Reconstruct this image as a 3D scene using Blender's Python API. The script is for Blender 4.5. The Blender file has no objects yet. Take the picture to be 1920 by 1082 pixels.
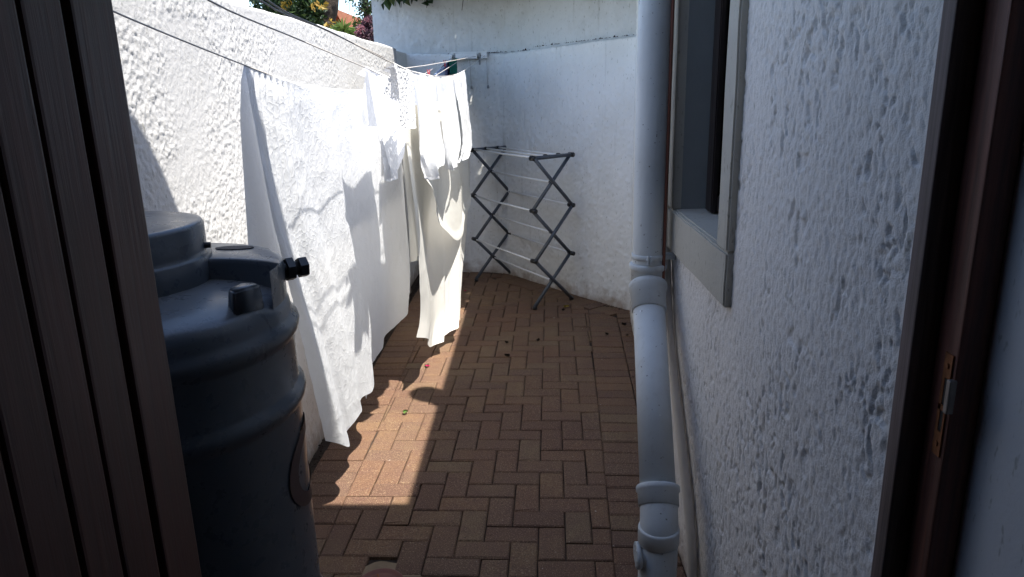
import bpy, bmesh, math, random
import numpy as np
from mathutils import Vector, Matrix

random.seed(7)
RNG = np.random.default_rng(11)
scene = bpy.context.scene
COL = scene.collection

# ------------------------------------------------------------------ camera
F, CX, CY, H = 1364.0, 960.0, 541.0, 1.6           # pixels of the 1920 x 1082 photograph
dn = np.array([110, 4960.0, F]); dn /= np.linalg.norm(dn)
fw = np.array([40, -376.0, F]); fw -= dn * fw.dot(dn); fw /= np.linalg.norm(fw)
up = -dn
rt = np.cross(fw, up)
if rt[0] < 0: rt = -rt
ROT = np.array([rt, fw, up])                        # camera (right, down, forward) -> world
CAM = np.array([0, 0, H])
def ray(u, v): return ROT @ np.array([u - CX, v - CY, F])
def at_z(u, v, z=0.0): d = ray(u, v); return CAM + d * (z - H) / d[2]
def at_x(u, v, x): d = ray(u, v); return CAM + d * x / d[0]
def at_y(u, v, y): d = ray(u, v); return CAM + d * y / d[1]

cam = bpy.data.cameras.new('camera')
cam.sensor_width = 36.0
cam.lens = 36.0 * F / 1920.0
cam.clip_start = 0.02; cam.clip_end = 600
camo = bpy.data.objects.new('camera', cam); COL.objects.link(camo)
r_, u_, b_ = ROT[:, 0], -ROT[:, 1], -ROT[:, 2]
camo.matrix_world = Matrix(((r_[0], u_[0], b_[0], 0), (r_[1], u_[1], b_[1], 0), (r_[2], u_[2], b_[2], H), (0, 0, 0, 1)))
scene.camera = camo

# ------------------------------------------------------------------ light
KX, KY = 0.335, -0.385                              # towards the sun, per metre of height
SUN_EL = math.atan2(1, math.hypot(KX, KY))
world = bpy.data.worlds.new('World'); scene.world = world; world.use_nodes = True
wn = world.node_tree.nodes; wl = world.node_tree.links
sky = wn.new('ShaderNodeTexSky'); sky.sky_type = 'NISHITA'; sky.sun_disc = False
sky.sun_elevation = SUN_EL; sky.sun_rotation = math.atan2(KX, KY)
sky.altitude = 1400; sky.air_density = 1.0; sky.dust_density = 2.0; sky.ozone_density = 1.0
wl.new(sky.outputs[0], wn['Background'].inputs[0])
wn['Background'].inputs[1].default_value = 0.15
sun = bpy.data.lights.new('sun', 'SUN'); sun.energy = 4.6; sun.angle = math.radians(0.53); sun.color = (1.0, 0.945, 0.85)
suno = bpy.data.objects.new('sun', sun); COL.objects.link(suno)
suno.rotation_euler = Vector((-KX, -KY, -1)).to_track_quat('-Z', 'Y').to_euler()
suno.location = (3, -3, 9)
vs = scene.view_settings
vs.view_transform = 'Standard'; vs.look = 'None'; vs.gamma = 1.0; vs.exposure = 1.45; vs.use_curve_mapping = False

# ------------------------------------------------------------------ helpers
def tag(o, label=None, cat=None, group=None, kind=None):
    if label: o['label'] = label
    if cat: o['category'] = cat
    if group: o['group'] = group
    if kind: o['kind'] = kind
    return o
def empty(name, loc=(0, 0, 0)):
    o = bpy.data.objects.new(name, None); COL.objects.link(o); o.location = loc; o.empty_display_size = .1
    return o
def link(name, me, mat=None, parent=None, smooth=False):
    o = bpy.data.objects.new(name, me); COL.objects.link(o)
    if mat and not me.materials: me.materials.append(mat)
    if parent is not None:
        o.parent = parent
        o.matrix_parent_inverse = Matrix.Translation(-world_loc(parent))
    if smooth: me.polygons.foreach_set('use_smooth', [True] * len(me.polygons))
    return o
def world_loc(o):
    v = Vector(o.location)
    while o.parent is not None:
        # children are built in world coordinates, so only the top empty moves things
        o = o.parent
        v = Vector(o.location)
    return v
def bm_obj(name, bm, mat, parent=None, smooth=False):
    me = bpy.data.meshes.new(name); bm.normal_update(); bm.to_mesh(me); bm.free()
    return link(name, me, mat, parent, smooth)
def box(bm, p0, p1, bevel=0.0):
    x0, y0, z0 = p0; x1, y1, z1 = p1
    m = Matrix.Translation(((x0 + x1) / 2, (y0 + y1) / 2, (z0 + z1) / 2)) @ Matrix.Diagonal((abs(x1 - x0), abs(y1 - y0), abs(z1 - z0), 1))
    r = bmesh.ops.create_cube(bm, size=1, matrix=m)
    if bevel:
        es = list({e for v in r['verts'] for e in v.link_edges})
        bmesh.ops.bevel(bm, geom=es, offset=bevel, segments=2, affect='EDGES', profile=0.6)
def prism(bm, poly, z0, z1, bevel=0.0):
    n = len(poly)
    a = [bm.verts.new((p[0], p[1], z0)) for p in poly]; b = [bm.verts.new((p[0], p[1], z1)) for p in poly]
    bm.faces.new(a[::-1]); top = bm.faces.new(b)
    for i in range(n): bm.faces.new((a[i], a[(i + 1) % n], b[(i + 1) % n], b[i]))
    if bevel:
        bmesh.ops.bevel(bm, geom=list(top.edges), offset=bevel, segments=3, affect='EDGES')
def tube(bm, pts, r, n=12, cap=True):
    pts = [Vector(p) for p in pts]
    rs = r if isinstance(r, (list, tuple)) else [r] * len(pts)
    rings = []; prev = None
    for i, p in enumerate(pts):
        if i == 0: t = pts[1] - p
        elif i == len(pts) - 1: t = p - pts[i - 1]
        else: t = (pts[i + 1] - p).normalized() + (p - pts[i - 1]).normalized()
        t.normalize()
        if prev is None:
            a = t.orthogonal().normalized()
        else:
            a = (prev - t * prev.dot(t)).normalized()
        prev = a; b = t.cross(a)
        k = 1.0
        rings.append([bm.verts.new(p + (a * math.cos(2 * math.pi * j / n) + b * math.sin(2 * math.pi * j / n)) * rs[i] * k) for j in range(n)])
    for i in range(len(rings) - 1):
        for j in range(n):
            bm.faces.new((rings[i][j], rings[i][(j + 1) % n], rings[i + 1][(j + 1) % n], rings[i + 1][j]))
    if cap:
        bm.faces.new(rings[0][::-1]); bm.faces.new(rings[-1])
def lathe(bm, prof, c, n=64):
    rings = []
    for (r, z) in prof:
        rings.append([bm.verts.new((c[0] + r * math.cos(2 * math.pi * j / n), c[1] + r * math.sin(2 * math.pi * j / n), z)) for j in range(n)] if r > 1e-5 else [bm.verts.new((c[0], c[1], z))])
    for a, b in zip(rings[:-1], rings[1:]):
        if len(a) == 1 and len(b) == 1: continue
        for j in range(n):
            if len(b) == 1: bm.faces.new((a[j], a[(j + 1) % n], b[0]))
            elif len(a) == 1: bm.faces.new((a[0], b[(j + 1) % n], b[j]))
            else: bm.faces.new((a[j], a[(j + 1) % n], b[(j + 1) % n], b[j]))
def catmull(pts, k):
    pts = [np.array(p, float) for p in pts]
    P = [2 * pts[0] - pts[1]] + pts + [2 * pts[-1] - pts[-2]]
    out = []
    for i in range(1, len(P) - 2):
        for s in range(k):
            t = s / k
            out.append(0.5 * (2 * P[i] + (P[i + 1] - P[i - 1]) * t + (2 * P[i - 1] - 5 * P[i] + 4 * P[i + 1] - P[i + 2]) * t * t + (3 * P[i] - P[i - 1] - 3 * P[i + 1] + P[i + 2]) * t ** 3))
    out.append(pts[-1]); return np.array(out)
def resample(pts, n):
    """smooth curve through pts sampled at n points by arc length"""
    c = catmull(pts, 12)
    d = np.concatenate([[0], np.cumsum(np.linalg.norm(np.diff(c, axis=0), axis=1))])
    t = np.linspace(0, d[-1], n)
    return np.stack([np.interp(t, d, c[:, k]) for k in range(c.shape[1])], 1)
# --- noise on numpy arrays
def vnoise(x, y, seed):
    r = np.random.default_rng(seed); T = r.random((256, 256))
    xi = np.floor(x).astype(int); yi = np.floor(y).astype(int); fx = x - xi; fy = y - yi
    fx = fx * fx * (3 - 2 * fx); fy = fy * fy * (3 - 2 * fy)
    g = lambda a, b: T[(xi + a) & 255, (yi + b) & 255]
    return (g(0, 0) * (1 - fx) + g(1, 0) * fx) * (1 - fy) + (g(0, 1) * (1 - fx) + g(1, 1) * fx) * fy
def fbm(x, y, seed, o=3):
    s = 0; a = 1; t = 0
    for k in range(o):
        s = s + a * vnoise(x * 2 ** k, y * 2 ** k, seed + k); t += a; a *= .5
    return s / t
def worley(x, y, seed):
    r = np.random.default_rng(seed); TX = r.random((256, 256)); TY = r.random((256, 256))
    xi = np.floor(x).astype(int); yi = np.floor(y).astype(int)
    f1 = np.full(x.shape, 9.0); f2 = np.full(x.shape, 9.0)
    for a in (-1, 0, 1):
        for b in (-1, 0, 1):
            cx = xi + a; cy = yi + b
            d = np.hypot(cx + TX[cx & 255, cy & 255] - x, cy + TY[cx & 255, cy & 255] - y)
            f2 = np.minimum(f2, np.maximum(d, f1)); f1 = np.minimum(f1, d)
    return f1, f2
def ss(a, b, x): t = np.clip((x - a) / (b - a), 0, 1); return t * t * (3 - 2 * t)
def grid_mesh(name, P, mask=None, smooth=True):
    """P: (nu, nv, 3) -> quad grid"""
    nu, nv = P.shape[:2]
    idx = np.arange(nu * nv).reshape(nu, nv)
    q = np.stack([idx[:-1, :-1], idx[1:, :-1], idx[1:, 1:], idx[:-1, 1:]], -1)
    q = q[mask] if mask is not None else q.reshape(-1, 4)
    me = bpy.data.meshes.new(name)
    me.vertices.add(nu * nv); me.vertices.foreach_set('co', P.reshape(-1).astype(np.float32))
    me.loops.add(q.size); me.loops.foreach_set('vertex_index', q.reshape(-1).astype(np.int32))
    me.polygons.add(len(q)); me.polygons.foreach_set('loop_start', np.arange(0, q.size, 4, dtype=np.int32))
    me.update(calc_edges=True); me.validate()
    if smooth: me.polygons.foreach_set('use_smooth', np.ones(len(me.polygons), bool))
    return me

# ------------------------------------------------------------------ materials
def mat(name):
    m = bpy.data.materials.new(name); m.use_nodes = True
    nt = m.node_tree; return m, nt, nt.nodes['Principled BSDF'], nt.nodes, nt.links
def coord(nt, scale=(1, 1, 1), kind='Object'):
    c = nt.nodes.new('ShaderNodeTexCoord'); mp = nt.nodes.new('ShaderNodeMapping'); mp.inputs['Scale'].default_value = scale
    nt.links.new(c.outputs[kind], mp.inputs[0]); return mp.outputs[0]
def noise(nt, vec, scale, detail=4, rough=.6):
    n = nt.nodes.new('ShaderNodeTexNoise'); n.inputs['Scale'].default_value = scale; n.inputs['Detail'].default_value = detail; n.inputs['Roughness'].default_value = rough
    nt.links.new(vec, n.inputs['Vector']); return n.outputs[0]
def ramp(nt, fac, stops):
    r = nt.nodes.new('ShaderNodeValToRGB'); e = r.color_ramp.elements
    while len(e) < len(stops): e.new(.5)
    for k, (p, c) in enumerate(stops): e[k].position = p; e[k].color = (c + (1,)) if len(c) == 3 else c
    nt.links.new(fac, r.inputs[0]); return r.outputs[0]
def mix(nt, fac, a, b, mode='MIX'):
    m = nt.nodes.new('ShaderNodeMix'); m.data_type = 'RGBA'; m.blend_type = mode
    for k, v in ((0, fac), (6, a), (7, b)):
        if hasattr(v, 'is_output') or hasattr(v, 'links'): nt.links.new(v, m.inputs[k])
        else: m.inputs[k].default_value = v if k == 0 else ((v + (1,)) if len(v) == 3 else v)
    return m.outputs[2]
def bump(nt, h, strength, dist, base=None):
    b = nt.nodes.new('ShaderNodeBump'); b.inputs['Strength'].default_value = strength; b.inputs['Distance'].default_value = dist
    nt.links.new(h, b.inputs['Height'])
    if base is not None: nt.links.new(base, b.inputs['Normal'])
    return b.outputs[0]
def plaster(name, base, dirt, grain=140, dirt_amt=.5, streak=True, gs=.5, dark=.0):
    m, nt, P, N, L = mat(name)
    v = coord(nt)
    n1 = noise(nt, v, 2.2, 5)
    c = mix(nt, ramp(nt, n1, [(.42, (0, 0, 0)), (.75, (dirt_amt,) * 3)]), base, dirt)
    if streak:
        vs_ = coord(nt, (14, 14, .9))
        s = noise(nt, vs_, 1.6, 4)
        c = mix(nt, ramp(nt, s, [(.60, (0, 0, 0)), (.78, (.42,) * 3)]), c, (dirt[0] * .6, dirt[1] * .6, dirt[2] * .58))
    gz = N.new('ShaderNodeNewGeometry'); sz_ = N.new('ShaderNodeSeparateXYZ'); L.new(gz.outputs['Position'], sz_.inputs[0])
    mz = N.new('ShaderNodeMath'); mz.operation = 'MULTIPLY_ADD'; mz.inputs[1].default_value = .35; L.new(noise(nt, v, 11, 4), mz.inputs[0]); L.new(sz_.outputs[2], mz.inputs[2])
    c = mix(nt, ramp(nt, mz.outputs[0], [(.16, (.75,) * 3), (.30, (0, 0, 0))]), c, (.30, .22, .16))        # rain splash of soil at the foot
    sp = noise(nt, coord(nt, (1, 1, .45)), 75, 2)
    c = mix(nt, ramp(nt, sp, [(.64, (0, 0, 0)), (.72, (.6,) * 3)]), c, (dirt[0] * .55, dirt[1] * .55, dirt[2] * .5))
    L.new(c, P.inputs['Base Color']); P.inputs['Roughness'].default_value = .78; P.inputs['Specular IOR Level'].default_value = .25
    L.new(bump(nt, noise(nt, v, grain, 5, .65), gs, .004), P.inputs['Normal'])
    return m
M = {}
M['wall_left'] = plaster('rough_white_plaster', (.525, .525, .53), (.43, .425, .415), 130, .4, False, .45)
M['wall_back'] = plaster('white_wall_paint', (.80, .805, .79), (.64, .64, .61), 60, .6, True, .35)
M['wall_house'] = plaster('grey_white_plaster', (.74, .70, .655), (.62, .585, .55), 210, .6, False, .6)
M['wall_upper'] = plaster('stained_shaded_wall_paint', (.66, .675, .675), (.44, .44, .41), 60, .9, True, .35)  # stains, over a base darkened to paint in the shading above the ledge
M['surround'] = plaster('cream_plaster_band', (.46, .43, .37), (.36, .335, .285), 90, .6, True, .3)
M['interior'] = plaster('interior_plaster', (.60, .60, .60), (.50, .50, .49), 60, .4, False, .2)

def simple(name, col, rough=.5, spec=.5, metal=0, var=0.0, vscale=8, bmp=0, bscale=60, bdist=.002):
    m, nt, P, N, L = mat(name)
    v = coord(nt)
    if var:
        c = mix(nt, noise(nt, v, vscale, 5), tuple(x * (1 - var) for x in col), tuple(min(1, x * (1 + var)) for x in col))
        L.new(c, P.inputs['Base Color'])
    else: P.inputs['Base Color'].default_value = col + (1,)
    P.inputs['Roughness'].default_value = rough; P.inputs['Specular IOR Level'].default_value = spec; P.inputs['Metallic'].default_value = metal
    if bmp: L.new(bump(nt, noise(nt, v, bscale, 4), bmp, bdist), P.inputs['Normal'])
    return m
def wood(name, dark, light, rough=.55):
    m, nt, P, N, L = mat(name)
    v = coord(nt, (55, 55, 2.2))
    n = noise(nt, v, 1.6, 6, .65)
    c = mix(nt, ramp(nt, n, [(.3, (0, 0, 0)), (.7, (1, 1, 1))]), dark, light)
    w = noise(nt, coord(nt, (5, 5, 1.2)), 1.5, 3)
    c = mix(nt, ramp(nt, w, [(.55, (0, 0, 0)), (.8, (.6,) * 3)]), c, (light[0] * 1.6, light[1] * 1.5, light[2] * 1.5))
    L.new(c, P.inputs['Base Color'])
    L.new(ramp(nt, n, [(.2, (rough - .12,) * 3), (.8, (rough + .2,) * 3)]), P.inputs['Roughness'])
    L.new(bump(nt, n, .5, .002), P.inputs['Normal'])
    return m
M['door'] = wood('dark_stained_wood', (.052, .020, .016), (.110, .046, .037), .34)
M['frame'] = wood('red_brown_wood', (.09, .036, .026), (.24, .09, .06), .5)
M['weathered'] = wood('weathered_grey_wood', (.055, .036, .031), (.20, .145, .13), .7)
M['sash'] = wood('black_brown_sash', (.014, .010, .010), (.035, .024, .022), .35)
def pvc_mat():
    m, nt, P, N, L = mat('painted_drain_pipe')
    v = coord(nt)
    c = mix(nt, ramp(nt, noise(nt, v, 5, 5), [(.4, (0, 0, 0)), (.75, (.7,) * 3)]), (.56, .59, .605), (.44, .455, .455))
    c = mix(nt, ramp(nt, noise(nt, coord(nt, (26, 26, 2)), 1.5, 4), [(.58, (0, 0, 0)), (.8, (.45,) * 3)]), c, (.34, .335, .32))
    c = mix(nt, ramp(nt, noise(nt, v, 95, 1), [(.735, (0, 0, 0)), (.76, (.85,) * 3)]), c, (.12, .115, .11))
    c = mix(nt, ramp(nt, noise(nt, v, 38, 2), [(.74, (0, 0, 0)), (.76, (.6,) * 3)]), c, (.72, .73, .73))
    L.new(c, P.inputs['Base Color']); P.inputs['Roughness'].default_value = .5; P.inputs['Specular IOR Level'].default_value = .35
    L.new(bump(nt, noise(nt, v, 70, 4), .3, .002), P.inputs['Normal'])
    return m
M['pvc'] = pvc_mat()
M['pvc2'] = simple('painted_conduit', (.62, .57, .52), .6, .35, 0, .1, 12, .3, 90)
M['copper'] = simple('copper_pipe', (.20, .075, .05), .55, .4, .2, .25, 20)
M['metal_rust'] = simple('rusty_steel', (.30, .12, .05), .6, .4, .5, .45, 45, .4, 120)
M['metal_bright'] = simple('worn_steel', (.30, .27, .24), .55, .5, .6, .3, 60)
M['black'] = simple('black_plastic', (.012, .012, .014), .42, .5, 0, .3, 30)
M['airer'] = simple('grey_painted_tube', (.070, .080, .098), .38, .5, .1, .15, 30)
M['rod'] = simple('pale_plastic_rod', (.78, .79, .79), .4, .5, 0, .05, 30)
M['white_plastic'] = simple('white_plastic', (.85, .85, .84), .4, .5, 0, .06, 20)
M['grey_plastic'] = simple('grey_plastic', (.30, .31, .32), .45, .5, 0, .1, 20)
M['line'] = simple('clothes_line', (.52, .49, .47), .6, .3, 0, .15, 40)
M['red'] = simple('red_peg', (.42, .05, .06), .45, .5)
M['roof'] = simple('grey_roof_sheet', (.20, .20, .20), .8, .3, 0, .2, 3)
M['floor_in'] = simple('dark_floor_tile', (.06, .05, .045), .45, .5, 0, .3, 4)
M['soffit'] = simple('white_soffit', (.55, .55, .54), .7, .3, 0, .06, 4)

# tank plastic
def tank_mat():
    m, nt, P, N, L = mat('dark_green_tank_plastic')
    v = coord(nt)
    d = noise(nt, coord(nt, (6, 6, 1)), 3, 3)
    c = mix(nt, ramp(nt, d, [(.35, (0, 0, 0)), (.9, (.4,) * 3)]), (.074, .088, .108), (.105, .112, .125))
    g = N.new('ShaderNodeNewGeometry'); sx = N.new('ShaderNodeSeparateXYZ'); L.new(g.outputs['Normal'], sx.inputs[0])
    top_sheen = ramp(nt, sx.outputs[2], [(.75, (0, 0, 0)), (.98, (.55,) * 3)])   # grey sky sheen painted on what faces up
    c = mix(nt, top_sheen, c, (.20, .195, .195))
    L.new(c, P.inputs['Base Color'])
    L.new(ramp(nt, noise(nt, v, 30, 4), [(.3, (.24,) * 3), (.75, (.38,) * 3)]), P.inputs['Roughness'])
    P.inputs['Specular IOR Level'].default_value = .55
    L.new(bump(nt, noise(nt, v, 55, 3), .12, .002, None), P.inputs['Normal'])
    return m
M['tank'] = tank_mat()
M['emblem'] = simple('maroon_emblem', (.060, .028, .026), .5, .4)
M['emblem_light'] = simple('pale_emblem_letter', (.13, .14, .15), .5, .4)

# paving bricks
def brick_mat():
    m, nt, P, N, L = mat('clay_paving_brick')
    oi = N.new('ShaderNodeObjectInfo'); v = coord(nt, (1, 1, 1), 'Object')
    add = N.new('ShaderNodeVectorMath'); add.operation = 'ADD'
    g = N.new('ShaderNodeNewGeometry')
    v = g.outputs['Position']
    c = ramp(nt, oi.outputs['Random'], [(0, (.108, .060, .040)), (.3, (.146, .079, .047)), (.55, (.120, .072, .049)), (.8, (.164, .091, .051)), (1, (.146, .098, .059))])
    big = noise(nt, v, 1.7, 4)
    c = mix(nt, ramp(nt, big, [(.45, (0, 0, 0)), (.7, (.4,) * 3)]), c, (.19, .130, .070))
    mid = noise(nt, v, 14, 5)
    c = mix(nt, ramp(nt, mid, [(.35, (.45,) * 3), (.62, (0, 0, 0))]), c, (.105, .055, .045))
    fine = noise(nt, v, 230, 2)
    c = mix(nt, ramp(nt, fine, [(.56, (0, 0, 0)), (.66, (.6,) * 3)]), c, (.37, .265, .165))
    c = mix(nt, ramp(nt, noise(nt, v, 190, 2), [(.34, (.75,) * 3), (.44, (0, 0, 0))]), c, (.05, .028, .024))
    spk = noise(nt, v, 60, 2)
    c = mix(nt, ramp(nt, spk, [(.735, (0, 0, 0)), (.76, (.75,) * 3)]), c, (.42, .36, .30))
    moss = noise(nt, v, 5, 6, .7)
    c = mix(nt, ramp(nt, moss, [(.66, (0, 0, 0)), (.78, (.7,) * 3)]), c, (.045, .042, .026))
    L.new(c, P.inputs['Base Color']); P.inputs['Roughness'].default_value = .82; P.inputs['Specular IOR Level'].default_value = .3
    b1 = bump(nt, mid, .5, .004)
    L.new(bump(nt, noise(nt, v, 240, 3), .55, .0025, b1), P.inputs['Normal'])
    return m
M['brick'] = brick_mat()
M['bed'] = simple('dark_joint_sand', (.050, .038, .031), .95, .1, 0, .6, 60, .8, 160, .004)
M['soil'] = simple('dry_soil', (.12, .10, .07), .95, .1, 0, .4, 2)

# cloth
def cloth_mat(name, col, crinkle=0.0, lace=False, trans=.22, cs=42):
    m, nt, P, N, L = mat(name)
    v = coord(nt)
    P.inputs['Base Color'].default_value = col + (1,)
    P.inputs['Roughness'].default_value = .9; P.inputs['Specular IOR Level'].default_value = .12
    nrm = None
    weave = noise(nt, v, 420, 2)
    nrm = bump(nt, weave, .12, .001)
    if crinkle:
        vo = N.new('ShaderNodeTexVoronoi'); vo.feature = 'DISTANCE_TO_EDGE'; vo.inputs['Scale'].default_value = cs
        w = N.new('ShaderNodeVectorMath'); w.operation = 'ADD'
        nz = N.new('ShaderNodeTexNoise'); nz.inputs['Scale'].default_value = 14; nz.inputs['Detail'].default_value = 3
        L.new(v, nz.inputs['Vector'])
        sc = N.new('ShaderNodeVectorMath'); sc.operation = 'SCALE'; sc.inputs['Scale'].default_value = .09
        L.new(nz.outputs['Color'], sc.inputs[0]); L.new(v, w.inputs[0]); L.new(sc.outputs[0], w.inputs[1]); L.new(w.outputs[0], vo.inputs['Vector'])
        h = ramp(nt, vo.outputs['Distance'], [(0, (1, 1, 1)), (.12, (.35,) * 3), (.5, (0, 0, 0))])
        nrm = bump(nt, h, crinkle * .55, .003, nrm)
        nrm = bump(nt, noise(nt, coord(nt, (40, 40, 13)), 1.0, 4), crinkle * .9, .004, nrm)
        nrm = bump(nt, noise(nt, v, 70, 3), crinkle * .35, .003, nrm)
    if lace:
        vo = N.new('ShaderNodeTexVoronoi'); vo.inputs['Scale'].default_value = 85; L.new(v, vo.inputs['Vector'])
        holes = ramp(nt, vo.outputs['Distance'], [(.16, (0, 0, 0)), (.26, (1, 1, 1))])
        nrm = bump(nt, vo.outputs['Distance'], .9, .006, nrm)
        L.new(holes, P.inputs['Alpha'])
    L.new(nrm, P.inputs['Normal'])
    tr = N.new('ShaderNodeBsdfTranslucent'); tr.inputs['Color'].default_value = (col[0], col[1] * .985, col[2] * .96, 1); L.new(nrm, tr.inputs['Normal'])
    mx = N.new('ShaderNodeMixShader'); mx.inputs[0].default_value = trans
    L.new(P.outputs[0], mx.inputs[1]); L.new(tr.outputs[0], mx.inputs[2]); 
    if lace:
        tp = N.new('ShaderNodeBsdfTransparent'); m2 = N.new('ShaderNodeMixShader')
        L.new(holes, m2.inputs[0]); L.new(tp.outputs[0], m2.inputs[1]); L.new(mx.outputs[0], m2.inputs[2])
        P.inputs['Alpha'].default_value = 1
        for l in list(P.inputs['Alpha'].links): L.remove(l)
        L.new(m2.outputs[0], N['Material Output'].inputs[0])
    else: L.new(mx.outputs[0], N['Material Output'].inputs[0])
    return m
M['sheet'] = cloth_mat('crinkled_white_cotton', (.86, .885, .93), .55, False, .42, 40)
M['cream'] = cloth_mat('cream_cotton', (.85, .845, .815), .18, False, .42, 25)
M['pillow'] = cloth_mat('white_pillow_cotton', (.86, .88, .92), .4, False, .36, 50)
M['lace'] = cloth_mat('white_crochet', (.85, .86, .89), 0, True, .15)

def leaf_mat(name, cols, rough=.5, trans=.3):
    m, nt, P, N, L = mat(name)
    g = N.new('ShaderNodeNewGeometry')
    st = [(i / max(1, len(cols) - 1), c) for i, c in enumerate(cols)]
    c = ramp(nt, g.outputs['Random Per Island'], st)
    L.new(c, P.inputs['Base Color']); P.inputs['Roughness'].default_value = rough; P.inputs['Specular IOR Level'].default_value = .4
    tr = N.new('ShaderNodeBsdfTranslucent'); L.new(c, tr.inputs['Color'])
    mx = N.new('ShaderNodeMixShader'); mx.inputs[0].default_value = trans
    L.new(P.outputs[0], mx.inputs[1]); L.new(tr.outputs[0], mx.inputs[2]); L.new(mx.outputs[0], N['Material Output'].inputs[0])
    return m
M['leaf'] = leaf_mat('green_leaves', [(.035, .065, .018), (.055, .10, .025), (.075, .13, .03), (.05, .085, .03)])
M['leaf_dark'] = leaf_mat('dark_green_leaves', [(.016, .034, .012), (.028, .055, .018), (.042, .075, .024), (.055, .09, .028)])
M['leaf_purple'] = leaf_mat('purple_leaves', [(.05, .022, .035), (.075, .03, .045), (.035, .025, .03), (.16, .07, .10)])
M['leaf_yellow'] = leaf_mat('yellow_leaves', [(.30, .20, .03), (.22, .16, .03), (.36, .22, .04)])
M['leaf_aloe'] = leaf_mat('spiky_green_leaves', [(.08, .14, .03), (.13, .19, .04), (.06, .11, .03)])
M['bark'] = simple('dark_bark', (.045, .035, .028), .9, .2, 0, .4, 20, .9, 30, .02)
M['tile'] = simple('terracotta_roof', (.36, .15, .085), .8, .3, 0, .2, 6, .5, 20)
M['housewall'] = simple('pink_house_wall', (.50, .36, .30), .85, .2, 0, .1, 3)
M['petal'] = simple('magenta_petal', (.55, .02, .13), .6, .3)
M['yleaf'] = simple('yellow_fallen_leaf', (.50, .36, .06), .6, .3, 0, .25, 60)
M['gleaf'] = simple('green_fallen_leaf', (.12, .22, .05), .6, .3, 0, .2, 60)
M['dleaf'] = simple('dry_dark_leaf', (.035, .024, .018), .8, .2, 0, .3, 60)

# ================================================================== GROUND AND PAVING
bm = bmesh.new(); box(bm, (-150, -60, -.30), (150, 300, -.075))
tag(bm_obj('ground', bm, M['soil']), kind='structure')
paving = empty('paving', (0, 3, 0)); tag(paving, kind='structure')
bedpoly = [(-1.20, 1.02), (.535, 1.02), (.51, 2.66), (.76, 5.3), (-.25, 6.55), (-1.20, 6.55)]
n = 90
bm = bmesh.new(); prism(bm, bedpoly, -.07, -.016)
bm_obj('joint_bed', bm, M['bed'], paving)

def clip_poly(poly, a, b):
    """keep the left side of a->b"""
    out = []; ax, ay = a; ex, ey = b[0] - ax, b[1] - ay
    s = lambda p: ex * (p[1] - ay) - ey * (p[0] - ax)
    for i in range(len(poly)):
        p, q = poly[i], poly[(i + 1) % len(poly)]
        sp, sq = s(p), s(q)
        if sp >= 0: out.append(p)
        if (sp >= 0) != (sq >= 0):
            t = sp / (sp - sq); out.append((p[0] + (q[0] - p[0]) * t, p[1] + (q[1] - p[1]) * t))
    return out
def area(p): return .5 * sum(p[i][0] * p[(i + 1) % len(p)][1] - p[(i + 1) % len(p)][0] * p[i][1] for i in range(len(p)))
def brick_mesh(poly, seed):
    """poly in local coordinates, chamfered top with worn edges"""
    r = random.Random(seed); bm = bmesh.new()
    n = len(poly); cx = sum(p[0] for p in poly) / n; cy = sum(p[1] for p in poly) / n
    lo, mi, hi = [], [], []
    for (x, y) in poly:
        dx, dy = cx - x, cy - y; l = math.hypot(dx, dy) + 1e-6
        w = r.uniform(.004, .008) + (r.uniform(.004, .010) if r.random() < .10 else 0); j = r.uniform(-.0012, .0012)
        lo.append(bm.verts.new((x, y, -.05)))
        mi.append(bm.verts.new((x + j, y + j, -.0045 + r.uniform(-.001, .001))))
        hi.append(bm.verts.new((x + math.copysign(min(w, abs(dx)), dx), y + math.copysign(min(w, abs(dy)), dy), r.uniform(-.0006, .0006))))
    for A, B in ((lo, mi), (mi, hi)):
        for i in range(n): bm.faces.new((A[i], A[(i + 1) % n], B[(i + 1) % n], B[i]))
    bm.faces.new(hi)
    me = bpy.data.meshes.new('brick'); bm.normal_update(); bm.to_mesh(me); bm.free(); me.materials.append(M['brick'])
    return me
J = .0020
def rect(x0, y0, x1, y1): return [(x0 + J, y0 + J), (x1 - J, y0 + J), (x1 - J, y1 - J), (x0 + J, y1 - J)]
full = [brick_mesh([(-.1 + J, -.05 + J), (.1 - J, -.05 + J), (.1 - J, .05 - J), (-.1 + J, .05 - J)], 50 + k) for k in range(8)]
bricks = []                                             # (polygon in world, centre, rot or None)
# edges of the herringbone field, counter-clockwise: left border, front, right border (skewed), angled back border, back border
RB0, RB1 = (.2085, 1.0), (.392, 5.3)                     # inner line of the right soldier course
field = [((-.79, 7), (-.79, 0)), ((-2, 1.04), (2, 1.04)), (RB0, RB1), ((.70 - .14, 5.16 - .14), (-.22 - .14, 6.28 - .15)), ((.5, 6.22), (-2, 6.22))]
S2 = 1.0
ang = -math.radians(1.3); ca, sa = math.cos(ang), math.sin(ang)
OX, OY = -.79, 2.94
for i in range(-30, 40):
    for j in range(-30, 45):
        k = (i - j) % 4
        if k == 0: rc = (i, j, i + 2, j + 1)
        elif k == 3: rc = (i, j, i + 1, j + 2)
        else: continue
        P = rect(*[c * .1 for c in rc])
        P = [(OX + x * ca - y * sa, OY + x * sa + y * ca) for x, y in P]
        a0 = area(P); Q = P
        for e in field: 
            Q = clip_poly(Q, *e)
            if len(Q) < 3: break
        if len(Q) < 3 or area(Q) < .0012: continue
        c = (sum(p[0] for p in Q) / len(Q), sum(p[1] for p in Q) / len(Q))
        fullb = area(Q) > a0 * .999
        bricks.append((Q, c, (ang if k == 0 else ang + math.pi / 2) if fullb else None))
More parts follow.
